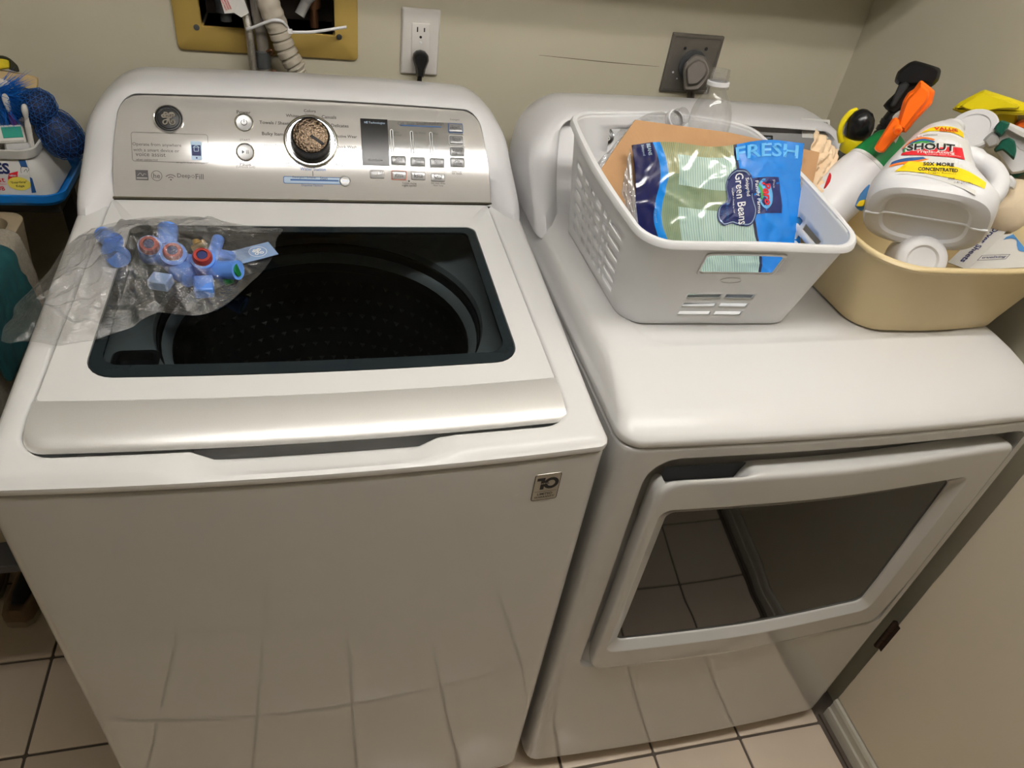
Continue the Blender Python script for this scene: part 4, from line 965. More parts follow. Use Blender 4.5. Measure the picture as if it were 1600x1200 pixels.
def jpoly(P, n=10):
    """polygon given by two edges (lower, upper) of pixels -> quads on the label"""
    A = smoothpath([(*jpx(*p), 0) for p in P[0]], 4); B = smoothpath([(*jpx(*p), 0) for p in P[1]], 4)
    def res(L_, k): 
        m_ = []
        for i in range(k+1):
            t = i/k*(len(L_)-1); j = min(int(t), len(L_)-2); m_.append(L_[j].lerp(L_[j+1], t-j))
        return m_
    A, B = res(A, 16), res(B, 16); g = G2()
    V = [(a.lerp(b, r_/4).x, a.lerp(b, r_/4).y) for r_ in range(5) for a, b in zip(A, B)]
    return g.add(V, [(r_*17+i, r_*17+i+1, (r_+1)*17+i+1, (r_+1)*17+i) for r_ in range(4) for i in range(16)])
jput('label', jpoly(([(1402, 276), (1445, 283), (1490, 296), (1524, 308)], [(1452, 197), (1475, 193), (1500, 194), (1512, 198)])), 'sticker', .0004)
jput('yellow_band', jpoly(([(1438, 204), (1460, 203), (1490, 206), (1508, 210)], [(1455, 195), (1475, 191), (1497, 192), (1508, 197)])), 'inkyellow')
for k, (mt, d) in enumerate((('inkorange', 0), ('inkblue', 4), ('inkgreen', 8))):
    jput('rainbow_band', jpoly(([(1412, 233+d), (1424, 222+d), (1440, 219+d), (1456, 225+d)], [(1410, 229+d), (1422, 218+d), (1440, 215+d), (1460, 221+d)])), mt, .0009+.0001*k)
jput('rainbow_band', jpoly(([(1391, 256), (1412, 257), (1430, 257), (1445, 255)], [(1394, 251), (1412, 251), (1428, 252), (1440, 252)])), 'inkblue', .0009)
jput('rainbow_band', jpoly(([(1389, 260), (1412, 261), (1432, 260), (1450, 256)], [(1391, 256), (1412, 257), (1430, 257), (1445, 255)])), 'inkorange', .0009)
jput('red_band', jpoly(([(1407, 244), (1425, 248), (1460, 251), (1506, 254)], [(1409, 240), (1425, 240), (1470, 236), (1503, 233)])), 'inkred', .0011)
jput('yellow_band', jpoly(([(1397, 271), (1430, 276), (1480, 285), (1538, 297)], [(1418, 258), (1450, 262), (1500, 270), (1540, 288)])), 'inkyellow', .0010)
def jt_(name, lst, mt, o_):
    g = G2()
    for s, px, py, wpx, hpx, b_ in lst:
        x, y = jpx(px, py); x2, _ = jpx(px+wpx/2, py+2); x1, _ = jpx(px-wpx/2, py-1); _, y2 = jpx(px, py-hpx); 
        ra, rb = jpx(px-wpx/2, py), jpx(px+wpx/2, py-1)
        g.text(s, x, y, w=math.hypot(rb[0]-ra[0], rb[1]-ra[1]), h=abs(y2-y), rot=math.atan2(rb[1]-ra[1], rb[0]-ra[0])*.6, bold=b_)
    return jput(name, g, mt, o_)
jt_('lettering', [('VALUE', 1479, 199, 38, 7, .03), ('REFILL', 1481, 203.5, 24, 3.6, .02), ('sc', 1436, 214, 8, 2.6, .01)], 'inkred', .0016)
jt_('lettering', [('johnson', 1453, 212.5, 22, 3.4, .01), ('50X MORE', 1464, 264.5, 48, 6, .03), ('CONCENTRATED', 1463, 273, 62, 6, .03), ('than Trigger Formula', 1462, 278.5, 58, 2.6, 0), ('60 FL OZ', 1484, 287, 10, 2.6, .02), ('(1.87 QT) 1.77 L', 1503, 293, 30, 4, 0)], 'inkblack', .0016)
jt_('lettering', [('SHOUT', 1453, 235.0, 79, 15.5, .045)], 'inkwhite', .0013)
jt_('lettering', [('SHOUT', 1453, 235.0, 74, 13.5, .030)], 'inkblack', .0016)
jt_('lettering', [('Triple-Acting', 1459, 245.5, 60, 5.2, .015), ('Laundry Stain Remover', 1472, 249.5, 55, 2.2, .0)], 'inkwhite', .0016)

# ---- helpers for trigger heads cut as thick plates in their own plane
def plate(name, P, y, th, mt, par, bev=.003, back=0., rnd=True):
    c = (sum(p[0] for p in P)/len(P), sum(p[1] for p in P)/len(P)); o = ry(*c, y); r, u, f = vframe(*c)
    m = Matrix(((r.x, u.x, -f.x, o.x), (r.y, u.y, -f.y, o.y), (r.z, u.z, -f.z, o.z), (0, 0, 0, 1)))
    if rnd:
        n_ = len(P); P2 = []
        for i in range(n_):
            a, b, c, d = (Vector((*P[(i+k) % n_], 0)) for k in (-1, 0, 1, 2))
            for t in (0, .33, .66): P2.append(tuple((.5*((2*b)+(c-a)*t*.7+(2*a-5*b+4*c-d)*t*t*.7+(3*b-a-3*c+d)*t**3*.7)+ (b.lerp(c, t)-.5*2*b)*.3 if False else (b.lerp(c, t)*.45+.55*.5*((2*b)+(c-a)*t+(2*a-5*b+4*c-d)*t*t+(3*b-a-3*c+d)*t**3)))[:2]))
        P = P2
    mi = m.inverted(); Q = [(mi @ onp(px, py, o, f)).xy for px, py in P]
    return mk(name, xf(prism([(q.x, q.y) for q in Q], -th/2-back, th/2-back, bev), m), mt, par, angle=35)
def sprayer(label, cat, loc, name='spray_bottle', group=None): return thing(name, label, cat, loc, None, group)
def ellprof(A, B, tb, n=36, e=2.4, side=None):
    """bottle along A->B: rows of (distance, half width, half depth)"""
    ax = (B-A).normalized(); sd = Vector(side) if side else CR; sd = (sd-ax*sd.dot(ax)).normalized(); dp = ax.cross(sd); R_ = []
    for d, hw, hd in tb:
        R_.append([A+ax*d+sd*(hw*math.copysign(abs(math.cos(2*PI*k/n))**(2/e), math.cos(2*PI*k/n)))+dp*(hd*math.copysign(abs(math.sin(2*PI*k/n))**(2/e), math.sin(2*PI*k/n))) for k in range(n)])
    return loft(R_, True, True)
# orange trigger bottle
yA, yB = .325, .385
A = ry(1289, 327, yA); B = ry(1392, 222, yB); ln = (B-A).length
s1 = sprayer('white spray bottle with a green neck and orange trigger leaning left of the jug', 'spray bottle', A)
sd_ = rotax(*vframe(1340, 275)[:2], -45)
side_ = (vframe(1340, 275)[0]+vframe(1340, 275)[1]*-1.0)
mk('bottle', ellprof(A, B, [(-.050, .030, .022), (-.044, .036, .026), (-.01, .0385, .028), (.03, .0400, .029), (.06, .0400, .029), (.085, .0385, .028), (ln*.62, .035, .026)], 36, 2.4, side_), 'hdpe', s1, angle=50)
mk('neck_sleeve', ellprof(A, B, [(ln*.60, .0358, .0268), (ln*.66, .0350, .0262), (ln*.80, .0325, .025), (ln*.97, .028, .022), (ln*1.03, .022, .018)], 36, 2.4, side_), 'green', s1, label='green neck sleeve')
for k, d in enumerate((.605, .618, .631)):
    mk('sleeve_stripe', ellprof(A, B, [(ln*d-.0008, .0363-.0002*k, .0272), (ln*d+.0008, .0363-.0002*k, .0272)], 36, 2.4, side_), 'inkwhite', s1)
plate('red_mark', [(1287, 294), (1296, 270), (1299, 274), (1297, 284), (1290, 294)], yA-.024, .006, 'inkred', s1, .001)
plate('collar', [(1388, 216), (1395, 182), (1408, 172), (1414, 180), (1408, 205), (1399, 224)], yB-.006, .03, 'hdpe', s1, .005)
yo = yB-.034
hd_ = plate('trigger_head', [(1398, 201), (1405, 180), (1411, 158), (1419, 145), (1428, 139), (1437, 127), (1442, 127), (1459, 141), (1460, 146), (1456, 162), (1447, 172), (1431, 188), (1415, 207)], yo, .030, 'orange', s1, .005)
plate('head_ridge', [(1403, 198), (1409, 176), (1417, 156), (1429, 143), (1439, 132), (1452, 143), (1449, 158), (1432, 178), (1414, 201)], yo-.010, .020, 'orange', s1, .004)
plate('trigger', [(1366, 231), (1383, 203), (1394, 186), (1402, 184), (1411, 201), (1405, 212), (1393, 224), (1381, 238), (1372, 238)], yo-.012, .014, 'orange', s1, .004)
nzp = ry(1402, 201, yo-.026); r_, u_, f_ = vframe(1402, 201)
mk('nozzle', xf(lathe([(.0062, 0), (.0062, .008), (.0048, .0105), (.0024, .0105), (.0018, .008)], 16, True, True), frame(nzp, -f_+r_*.15-u_*.35, r_)), 'orange', s1)
# black trigger bottle behind it
yk = .46
s2 = sprayer('black trigger spray bottle with a ribbed black collar behind the orange trigger', 'spray bottle', ry(1340, 280, yk))
A2 = ry(1352, 262, yk-.01); B2 = ry(1428, 128, yk+.005); l2 = (B2-A2).length
tb2 = [(-.06, .030, .030), (-.02, .030, .030), (.0, .026, .026), (.014, .0175, .0175)]
mk('bottle', ellprof(A2, B2, tb2, 28, 2, vframe(1390, 200)[0]), 'clearpet', s2)
rib = [(.012, .0145, .0145)]
for k in range(6): d = .018+k*.011; rib += [(d, .0170, .0170), (d+.0075, .0170, .0170), (d+.0085, .0155, .0155), (d+.0105, .0155, .0155)]
rib += [(.086, .015, .015), (.10, .0125, .014), (l2*.98, .0125, .016)]
mk('collar', ellprof(A2, B2, rib, 28, 2, vframe(1390, 200)[0]), 'black', s2, angle=30)
plate('neck', [(1380, 165), (1404, 140), (1410, 122), (1448, 122), (1446, 140), (1425, 152), (1398, 178)], yk, .024, 'black', s2, .004)
plate('trigger_head', [(1398, 127), (1403, 112), (1419, 99), (1430, 95), (1446, 99), (1467, 106), (1470, 112), (1466, 126), (1455, 136), (1444, 131), (1424, 134), (1404, 133)], yk-.004, .034, 'black', s2, .007)
plate('trigger', [(1404, 133), (1415, 128), (1421, 133), (1409, 150), (1398, 166), (1391, 165)], yk-.010, .014, 'blackmat', s2, .003)
# black dome cap with a yellow collar
yc = .44
s3 = thing('squeeze_bottle', 'clear dark bottle with a yellow collar and a round black cap beside the barcode sticker', 'bottle', ry(1328, 240, yc))
A3 = ry(1322, 262, yc); B3 = ry(1350, 175, yc); l3 = (B3-A3).length
sd3 = vframe(1335, 210)[0]
mk('bottle', ellprof(A3, B3, [(-.10, .024, .024), (-.09, .027, .027), (.0, .027, .027), (.018, .0225, .0225), (.032, .0185, .0185)], 28, 2, sd3), mat('dark_clear', (.06, .06, .045), .12, spec=.6, coat=.5), s3)
mk('collar', ellprof(A3, B3, [(.030, .0195, .0195), (.032, .0205, .0205), (.052, .0205, .0205), (.054, .019, .019)], 32, 2, sd3), 'yellow', s3)
mk('cap', ellprof(A3, B3, [(.053, .0165, .0165), (.058, .021, .021), (.072, .0225, .0225), (.084, .0200, .0200), (.093, .0145, .0145), (.098, .006, .006)], 32, 2, sd3), 'black', s3, angle=60)
mk('strap', tube(smoothpath([ry(1314, 222, yc), ry(1312, 206, yc+.004), ry(1317, 191, yc+.008), ry(1328, 177, yc+.012), ry(1338, 172, yc+.014)], 5), .0045, 8), 'yellow', s3)
# yellow trigger head
yy_ = .40
s4 = sprayer('yellow trigger spray head standing behind the jug by the wall', 'spray bottle', ry(1575, 215, yy_))
plate('trigger_head', [(1489, 170), (1501, 159), (1536, 141), (1545, 142), (1603, 161), (1618, 168), (1618, 178), (1588, 180), (1560, 178), (1538, 189), (1514, 181), (1492, 173)], yy_, .034, 'yellow', s4, .006)
plate('head_panel', [(1500, 166), (1537, 146), (1590, 163), (1590, 170), (1560, 171), (1530, 176)], yy_-.012, .016, 'yellow', s4, .003)
plate('trigger', [(1510, 180), (1532, 180), (1542, 188), (1534, 198), (1520, 194), (1508, 188)], yy_, .014, 'yellow', s4, .003)
plate('neck', [(1556, 178), (1590, 178), (1582, 205), (1560, 204)], yy_, .026, 'yellow', s4, .004)
A4 = ry(1582, 262, yy_+.01); B4 = ry(1572, 200, yy_+.01)
mk('bottle', ellprof(A4, B4, [(-.09, .030, .026), (-.08, .034, .028), (.02, .034, .028), (.045, .024, .02), (.058, .014, .014)], 30, 2.3, vframe(1575, 230)[0]), 'yellow', s4)
g = G2(); 
# white and green trigger bottle lying to the right
yg = .335
s5 = sprayer('white spray bottle with dark green trigger lying at the right end of the dishpan', 'spray bottle', ry(1585, 240, yg))
plate('trigger_head', [(1567, 206), (1578, 192), (1640, 222), (1632, 248), (1612, 244), (1590, 236), (1572, 215)], yg, .034, 'hdpe', s5, .006)
plate('head_stripe', [(1574, 203), (1580, 196), (1632, 222), (1628, 230)], yg-.012, .016, 'sticker', s5, .002)
plate('nozzle_collar', [(1553, 201), (1564, 188), (1578, 193), (1570, 208), (1563, 214)], yg-.004, .036, 'dkgreen', s5, .004)
plate('nozzle', [(1536, 219), (1550, 206), (1562, 212), (1560, 226), (1544, 232)], yg-.004, .026, 'ltgrey', s5, .005)
plate('grip', [(1558, 203), (1600, 212), (1614, 262), (1580, 272), (1562, 246), (1552, 226)], yg+.004, .026, 'hdpe', s5, .005)
plate('trigger', [(1553, 233), (1565, 219), (1577, 215), (1586, 221), (1588, 236), (1584, 250), (1577, 244), (1566, 235), (1556, 238)], yg-.012, .016, 'dkgreen', s5, .004)
plate('neck_ring', [(1577, 250), (1584, 245), (1604, 256), (1612, 262), (1590, 278), (1578, 274)], yg-.006, .036, 'dkgreen', s5, .005)
plate('bottle_shoulder', [(1590, 276), (1610, 258), (1640, 270), (1640, 300), (1600, 304), (1588, 292)], yg-.004, .050, 'yellow', s5, .008)
# orange capped bottle behind, just in view at the right
t = thing('orange_bottle', 'orange bottle top at the right edge of the picture behind the green trigger', 'cap', ry(1600, 193, .395))
plate('cap', [(1584, 198), (1590, 190), (1602, 186), (1625, 188), (1625, 212), (1604, 204), (1590, 203)], .372, .03, 'orange', t, .006)
# round white lid standing behind the jug handle
o_ = ry(1519, 204, .365); r_, u_, f_ = vframe(1519, 204)
mk('cap', xf(lathe([(.034, -.006), (.0365, -.004), (.0365, .004), (.034, .0065), (.026, .0068), (.025, .0045), (.001, .0045)], 36, True, True), frame(o_, -f_*.8-r_*.2+u_*.55, r_)), 'hdpe', jug)
t = thing('white_nozzle', 'small white spout poking out between the jug handle and the cream ball', 'spout', ry(1574, 282, .275))
plate('spout', [(1566, 276), (1580, 274), (1588, 284), (1584, 296), (1570, 292)], .275, .022, 'hdpe', t, .005)
# cream ball
o_ = ry(1580, 324, .285)
t = thing('dryer_ball', 'cream wool dryer ball wedged between the jug and the dryer sheet box', 'ball', o_)
bm = bmesh.new(); bmesh.ops.create_icosphere(bm, subdivisions=4, radius=.044)
for v in bm.verts: v.co *= 1+.025*noise.noise(v.co*60)
bm.verts.index_update(); mk('wool', ([v.co.copy() for v in bm.verts], [tuple(v.index for v in f.verts) for f in bm.faces]), 'cream', t, local=True, angle=180); bm.free()
# round bottle base under the jug
o_ = ry(1442, 402, .150); r_, u_, f_ = vframe(1442, 402)
t = thing('white_bottle', 'white bottle lying under the jug with its round base towards the viewer', 'bottle', o_)
mk('body', xf(lathe([(.018, .003), (.021, .0), (.029, .0015), (.033, .006), (.034, .014), (.034, .09)], 36, True, True), frame(o_+f_*.012-u_*.004, f_*.75+Vector((.15, .5, -.25)), r_)) , 'hdpe', t)
# dryer sheet box
E0 = ry(1514, 420, .190); E1 = ry(1577, 357, .262); dirx = (Vector((.97, -.10, .10))).normalized(); eh = (E1-E0).length; ez = (E1-E0)/eh
Dv = ry(1546, 347, .292)-E1; dl = Dv.length; ed = Dv/dl; W_ = .11
bxx = thing('dryer_sheet_box', 'white and blue box of dryer sheets, torn open, in the right front of the dishpan', 'box', E0)
nf = dirx.cross(ez).normalized(); nf = nf if nf.dot(CF) < 0 else -nf
nl = ez.cross(ed).normalized(); nl = nl if nl.x < 0 else -nl
def BP(a, d, b, o=None, k=0.): return E0+dirx*a+ed*d+ez*b+((o*k) if o else Vector((0, 0, 0)))
def bquad(name, P, mt):
    o = mk(name, (P, [(0, 1, 2, 3)]), mt, bxx, smooth=False); md = o.modifiers.new('thickness', 'SOLIDIFY'); md.thickness = .0008; md.offset = 0; return o
bquad('front_panel', [BP(0, 0, -.004), BP(W_, 0, -.004), BP(W_, 0, eh*.84), BP(0, 0, eh*.84)], 'boxwhite')
bquad('left_panel', [BP(0, 0, -.004), BP(0, dl, -.004), BP(0, dl, eh*.98), BP(0, 0, eh*.96)], 'boxwhite')
bquad('back_panel', [BP(0, dl, -.004), BP(W_, dl, -.004), BP(W_, dl, eh), BP(0, dl, eh)], 'boxwhite')
bquad('bottom_panel', [BP(0, 0, -.004), BP(W_, 0, -.004), BP(W_, dl, -.004), BP(0, dl, -.004)], 'boxin')
bquad('lining', [BP(.0015, .0015, 0), BP(W_, .0015, 0), BP(W_, .0015, eh*.83), BP(.0015, .0015, eh*.83)], 'boxin')
fl_ = []
for i in range(17):
    x = .012+(W_-.012)*i/16; fl_.append([BP(x, 0, eh*.84+(.016+.006*noise.noise((x*40, 3, k)))*k, nf, .002*k+.005*noise.noise((x*70, k, 0))*k) for k in (0, .5, 1)])
mk('torn_flap', loft(fl_, closed=False), 'boxwhite', bxx, angle=180).modifiers.new('thickness', 'SOLIDIFY').thickness = .001
bquad('left_flap', [BP(0, 0, eh*.96), BP(0, dl, eh*.98), BP(.030, dl*.8, eh*.95), BP(.026, dl*.2, eh*.90)], 'boxwhite')
def bfront(x, z): return BP(x, 0, z, nf, .0012)
g = G2(); P1 = smoothpath([(.010, eh*.68, 0), (.020, eh*.72, 0), (.034, eh*.66, 0), (.046, eh*.50, 0), (.064, eh*.36, 0), (W_, eh*.36, 0)], 6); P2 = [(p.x, min(eh*.835, p.y+.012+.04*sst(.01, .05, p.x))) for p in P1]
g.add([(p.x, p.y) for p in P1]+P2, [(i, i+1, len(P1)+i+1, len(P1)+i) for i in range(len(P1)-1)]); mk('blue_wave', g.geo(bfront), 'boxblue', bxx, smooth=False)
q = onp(1552, 403, E0, nf)-E0; cz1 = (q-dirx*q.dot(dirx)).length*(1 if q.dot(ez) > 0 else -1)
A_ = Matrix(((dirx.dot(dirx), dirx.dot(ez)), (dirx.dot(ez), ez.dot(ez)))).inverted() @ Vector((q.dot(dirx), q.dot(ez)))
g = G2(); g.text('trueliving', A_.x, A_.y, w=.040, h=.010, bold=.02); g.rrline(A_.x-.024, A_.x+.024, A_.y-.009, A_.y+.009, .001, .0010); mk('lettering', g.geo(lambda x, z: BP(x, 0, z, nf, .0014)), 'inknavy', bxx, smooth=False)
g = G2(); g.text('Dryer Sheets', eh*.48, dl*.50, w=eh*.86, h=dl*.34, bold=.02); mk('lettering', g.geo(lambda a, d: BP(0, dl-d, eh*.97-a, nl, .0012)), 'inknavy', bxx, smooth=False)
# crumpled tan paper between basket and dishpan
t = thing('crumpled_paper', 'crumpled tan paper bag stuffed between the basket and the spray bottles', 'paper bag', ry(1285, 260, .36))
PA, PB, PC, PD = ry(1278, 200, .40), ry(1312, 232, .40), ry(1306, 318, .31), ry(1252, 312, .31)
pn = (PB-PA).cross(PD-PA).normalized(); V = []
for j_ in range(41):
    for i_ in range(31):
        u, v = i_/30, j_/40; q = u+.5*v+.06*noise.noise((u*3, v*4, 1)); tri = abs((q*4.2) % 1-.5)*2
        p = PA.lerp(PB, u).lerp(PD.lerp(PC, u), v); V.append(p+pn*(.009*tri*(.5+.5*v)+.010*abs(noise.noise((u*3, v*6, 7)))+.002*noise.noise((u*17, v*17, 2)))+(PB-PA)*.12*math.sin(v*7)*(1-abs(2*u-1)))
mk('sheet', (V, [(j_*31+i_, j_*31+i_+1, (j_+1)*31+i_+1, (j_+1)*31+i_) for j_ in range(40) for i_ in range(30)]), 'paper', t, angle=28).modifiers.new('thickness', 'SOLIDIFY').thickness = .0008
# coloured pouch edge deep in the pan
t = thing('coloured_pouch', 'teal and yellow pouch corner wedged under the jug and the white spray bottle', 'pouch', ry(1352, 312, .24))
plate('pouch', [(1336, 322), (1344, 303), (1358, 288), (1364, 300), (1356, 320), (1346, 330)], .25, .012, 'boxblue', t, .002)
plate('yellow_print', [(1338, 322), (1343, 314), (1352, 312), (1349, 322)], .243, .006, 'inkyellow', t, .001)

# ================================================================ ON THE BACK WALL
# recessed washing machine hose box with a yellowed frame
hb_ = thing('hose_box', 'recessed washer hose box with a yellowed frame in the back wall', 'hose box', ((HX0+HX1)/2, YW, HZ0))
fo = (ry(268, 5, YW-.004).x, ry(559, 60, YW-.004).x, (ry(285, 78, YW-.004).z+ry(555, 93, YW-.004).z)/2, HZ1+.035)
def fr2(d, r, y): return [(x, y, z) for x, z in rr(fo[0]+d, fo[1]-d, fo[2]+d, fo[3]-d, r, 5, 6)]
def hr2(y, d=0.): return [(x, y, z) for x, z in rr(HX0-d, HX1+d, HZ0-d, HZ1+d, .003, 5, 6)]
mk('frame', loft([fr2(0, .008, YW-.0003), fr2(0, .008, YW-.005), fr2(.002, .007, YW-.0065), hr2(YW-.0065, .001), hr2(YW-.005), hr2(YW+.012)]), 'yellowbox', hb_)
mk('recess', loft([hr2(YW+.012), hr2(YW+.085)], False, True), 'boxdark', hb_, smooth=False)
for px, py in ((307, 43), (530, 58)):
    q = ry(px, py, YW-.007); mk('screw', xf(lathe([(.005, 0), (.0045, .0015), (.002, .002)], 14, True, True), frame((q.x, YW-.0066, q.z), (0, -1, 0), (1, 0, 0))), 'darkpipe', hb_)
for px, py, r_, mt in ((352, 18, .016, 'darkpipe'), (490, 12, .013, 'copper')):
    q = ry(px, py, YW+.04); mk('valve', xf(join(lathe([(r_*.6, -.05), (r_*.6, 0), (r_, .0), (r_, .018), (r_*.8, .022), (r_*.8, .045), (r_*.5, .05)], 18, True, True)), Matrix.Translation(q)), mt, hb_)
q = ry(478, 4, YW+.02)
mk('valve_pipe', tube(smoothpath([q+Vector((.03, .03, .03)), q+Vector((.01, .0, .012)), q, q+Vector((-.012, -.005, -.02))], 6), .009, 12), 'ltgrey', hb_)
def hose(name, label, P, r, mt, n=14): 
    t = thing(name, label, 'hose', P[-1]); mk('tube', tube(smoothpath(P, 8), r, n), mt, t, angle=60); return t
yh = YW-.035
t = hose('water_hose', 'braided steel water hose with a white tag coming out of the hose box', [ry(372, -30, YW+.02), ry(378, 0, YW-.015), ry(388, 40, yh), ry(393, 80, yh), ry(399, 135, yh), ry(403, 200, yh)], .0068, 'braid')
q = [ry(343, -6, yh-.01), ry(378, -10, yh-.012), ry(389, 20, yh-.012), ry(377, 27, yh-.012), ry(366, 20, yh-.012), ry(351, 21, yh-.01)]
mk('tag', (q, [(0, 1, 2, 3, 4, 5)]), 'sticker', t, smooth=False).modifiers.new('thickness', 'SOLIDIFY').thickness = .0008
c = ry(354, 7, yh-.0135); m_t = frame(c, (q[1]-q[0]).cross(q[5]-q[0]) if (q[1]-q[0]).cross(q[5]-q[0]).y < 0 else (q[5]-q[0]).cross(q[1]-q[0]), (.35, 0, -1))
g = G2()
for k, s_ in enumerate(('WARNING', 'IMPORTANT', 'DO NOT')): g.text(s_, 0, .004-.004*k, w=.016, h=.0026, bold=.02)
mk('lettering', xf(g.geo(lambda x, y: Vector((x, y, .001))), m_t), 'inkred', t, smooth=False)
yd = YW-.045
pth = smoothpath([ry(410, -40, YW-.02), ry(418, 0, yd), ry(432, 38, yd), ry(447, 78, yd), ry(466, 112, yd-.002), ry(484, 150, yd-.005), ry(500, 200, yd-.01)], 44)
rad = []; acc = 0; prev = None
for p in pth:
    acc += (p-prev).length if prev else 0; prev = p
    pyy = p.z
    z1, z2 = ry(437, 48, yd).z, ry(462, 106, yd).z
    if p.z > z1: r_ = .0185+.0006*math.sin(acc*420)
    elif p.z > z2: r_ = .0138+.0044*min(1, 2.6*(1-abs((acc/.0150) % 1-.5)*2))*(.82+.18*((acc/.0150) % 1))
    else: r_ = .0125+.0018*abs(math.sin(acc*PI/.0050))
    rad.append(r_)
t = thing('drain_hose', 'thick grey corrugated drain hose coming out of the hose box', 'hose', pth[-1])
mk('tube', tube(pth, rad, 22), 'hosegrey', t, angle=35)
yp = YW-.026
t = thing('grey_pipe', 'grey pipe with a dark coupling between the steel hose and drain hose', 'pipe', ry(415, 160, yp))
mk('pipe', tube(smoothpath([ry(398, -20, YW-.01), ry(404, 30, yp), ry(411, 70, yp), ry(414, 125, yp), ry(417, 200, yp)], 8), .0105, 16), 'pipegrey', t, angle=60)
mk('coupling', tube([ry(410, 77, yp), ry(411, 80, yp), ry(412.5, 104, yp), ry(413, 107, yp)], [.0095, .0125, .0125, .0095], 16), 'darkpipe', t)
for px, py in ((423, 80), (428, 113)):
    mk('clamp', tube(smoothpath([ry(px-6, py+1, yp-.008), ry(px, py-2, yp-.012), ry(px+4, py+2, yp-.012), ry(px+1, py+6, yp-.010)], 4), .0025, 8), 'copper', t)
t = thing('cable_tie', 'white cable tie holding the hoses together, its tail pointing right', 'cable tie', ry(440, 36, yd-.02))
def strap(P, w_): 
    P = smoothpath(P, 6); return loft([[p+Vector((0, 0, w_)), p-Vector((0, 0, w_))] for p in P], closed=False)
o_ = mk('strap', strap([ry(384, 44, yh-.004), ry(386, 46, yh-.010), ry(400, 41, yh-.018), ry(424, 32, yd-.021), ry(440, 33, yd-.020), ry(448, 40, yd-.010), ry(452, 46, yd-.004)], .0026), 'hdpe', t); o_.modifiers.new('thickness', 'SOLIDIFY').thickness = .0014
mk('tie_head', box(-.004, .004, -.003, .003, -.004, .004, .001, 1), 'hdpe', t, local=True).location = ry(453, 49, yd-.006)-t.location
o_ = mk('tail', strap([ry(455, 50, yd-.006), ry(485, 50, yd-.002), ry(515, 46, yd+.010), ry(541, 42, yd+.020)], .0024), 'hdpe', t); o_.modifiers.new('thickness', 'SOLIDIFY').thickness = .0014
# white outlet with the black washer plug
q = [ry(629.5, 11, YW-.006), ry(689, 16, YW-.006), ry(682, 119, YW-.006), ry(626, 116, YW-.006)]
ox, oz = sum(p.x for p in q)/4, sum(p.z for p in q)/4
ot = thing('wall_outlet', 'white wall outlet plate with a black plug in its lower socket', 'outlet', (ox, YW, oz))
def orr(d, r, y, hw=.035, hh=.0572, cx=None, cz=None): return [((ox if cx is None else cx)+x, y, (oz if cz is None else cz)+z) for x, z in rr(-hw+d, hw-d, -hh+d, hh-d, r, 4, 3)]
mk('plate', loft([orr(0, .002, YW-.0003), orr(0, .002, YW-.003), orr(.0025, .002, YW-.0062), orr(.0045, .002, YW-.0066)], False, True), 'plate', ot)
rc_ = mk('receptacle', loft([orr(0, .001, YW-.0064, .0165, .0335), orr(0, .001, YW-.0074, .0165, .0335), orr(.0008, .001, YW-.0080, .0165, .0335)], False, True), 'plate', ot)
sz = ry(652, 46, YW-.008); sx0 = ry(652, 46, YW-.008).x
for dx, hh_ in ((-.0063, .0042), (.0063, .0034)):
    mk('slot', box(ox+dx-.0011, ox+dx+.0011, YW-.0084, YW-.0078, sz.z-hh_, sz.z+hh_), 'inkblack', rc_, smooth=False)
mk('slot', xf(lathe([(.0024, 0), (.0024, .0005)], 14, True, True), frame((ox, YW-.0079, ry(657, 58, YW-.008).z), (0, -1, 0), (1, 0, 0))), 'inkblack', rc_)
mk('screw', xf(lathe([(.0028, 0), (.0024, .001), (.0008, .0013)], 14, True, True), frame((ox, YW-.0079, oz+.0005), (0, -1, 0), (1, 0, 0))), 'hdpe', ot)
pz = ry(656, 93, YW-.02).z
pl = thing('power_plug', 'black washer power plug and cord hanging down from the white outlet', 'plug', (ox, YW-.02, pz))
P_ = [(-.0145, .000), (-.0135, .008), (-.008, .0135), (0, .0155), (.008, .0135), (.0135, .008), (.0145, .000), (.012, -.008), (.009, -.016), (.0075, -.026), (.006, -.030), (-.006, -.030), (-.0075, -.026), (-.009, -.016), (-.012, -.008)]
mk('body', xf(prism([(x, z) for x, z in P_], .0, .022, .005), Matrix(((1, 0, 0, ox), (0, 0, -1, YW-.0082), (0, 1, 0, pz), (0, 0, 0, 1)))), 'black', pl, angle=50)
mk('cord', tube(smoothpath([(ox, YW-.019, pz-.027), (ox-.001, YW-.019, pz-.045), (ox-.003, YW-.020, pz-.075), (ox-.006, YW-.02, pz-.2)], 6), [.0058]+[.0046]*18, 12), 'black', pl)
# square steel dryer outlet with a grey angled plug
q = [ry(1053, 51, YW-.005), ry(1133, 57, YW-.005), ry(1030, 143, YW-.005)]
dcx, dcz = (q[0].x+q[1].x)/2, (q[0].z+q[2].z)/2; dhw, dhh = (q[1].x-q[0].x)/2, (q[0].z-q[2].z)/2
do = thing('dryer_outlet', 'square grey metal dryer outlet plate on the back wall', 'outlet', (dcx, YW, dcz))
def drr(d, r, y): return orr(d, r, y, dhw, dhh, dcx, dcz)
mk('plate', loft([drr(0, .002, YW-.0003), drr(0, .002, YW-.004), drr(.0015, .002, YW-.0055), drr(.006, .002, YW-.0058), drr(.007, .002, YW-.0045)], False, True), 'steelplate', do)
qc = ry(1084, 104, YW-.006)
mk('socket', xf(lathe([(.030, .0), (.030, .004), (.0285, .006), (.002, .006)], 32, True, True), frame((qc.x-.004, YW-.0045, qc.z+.002), (0, -1, 0), (1, 0, 0))), 'darkpipe', do)
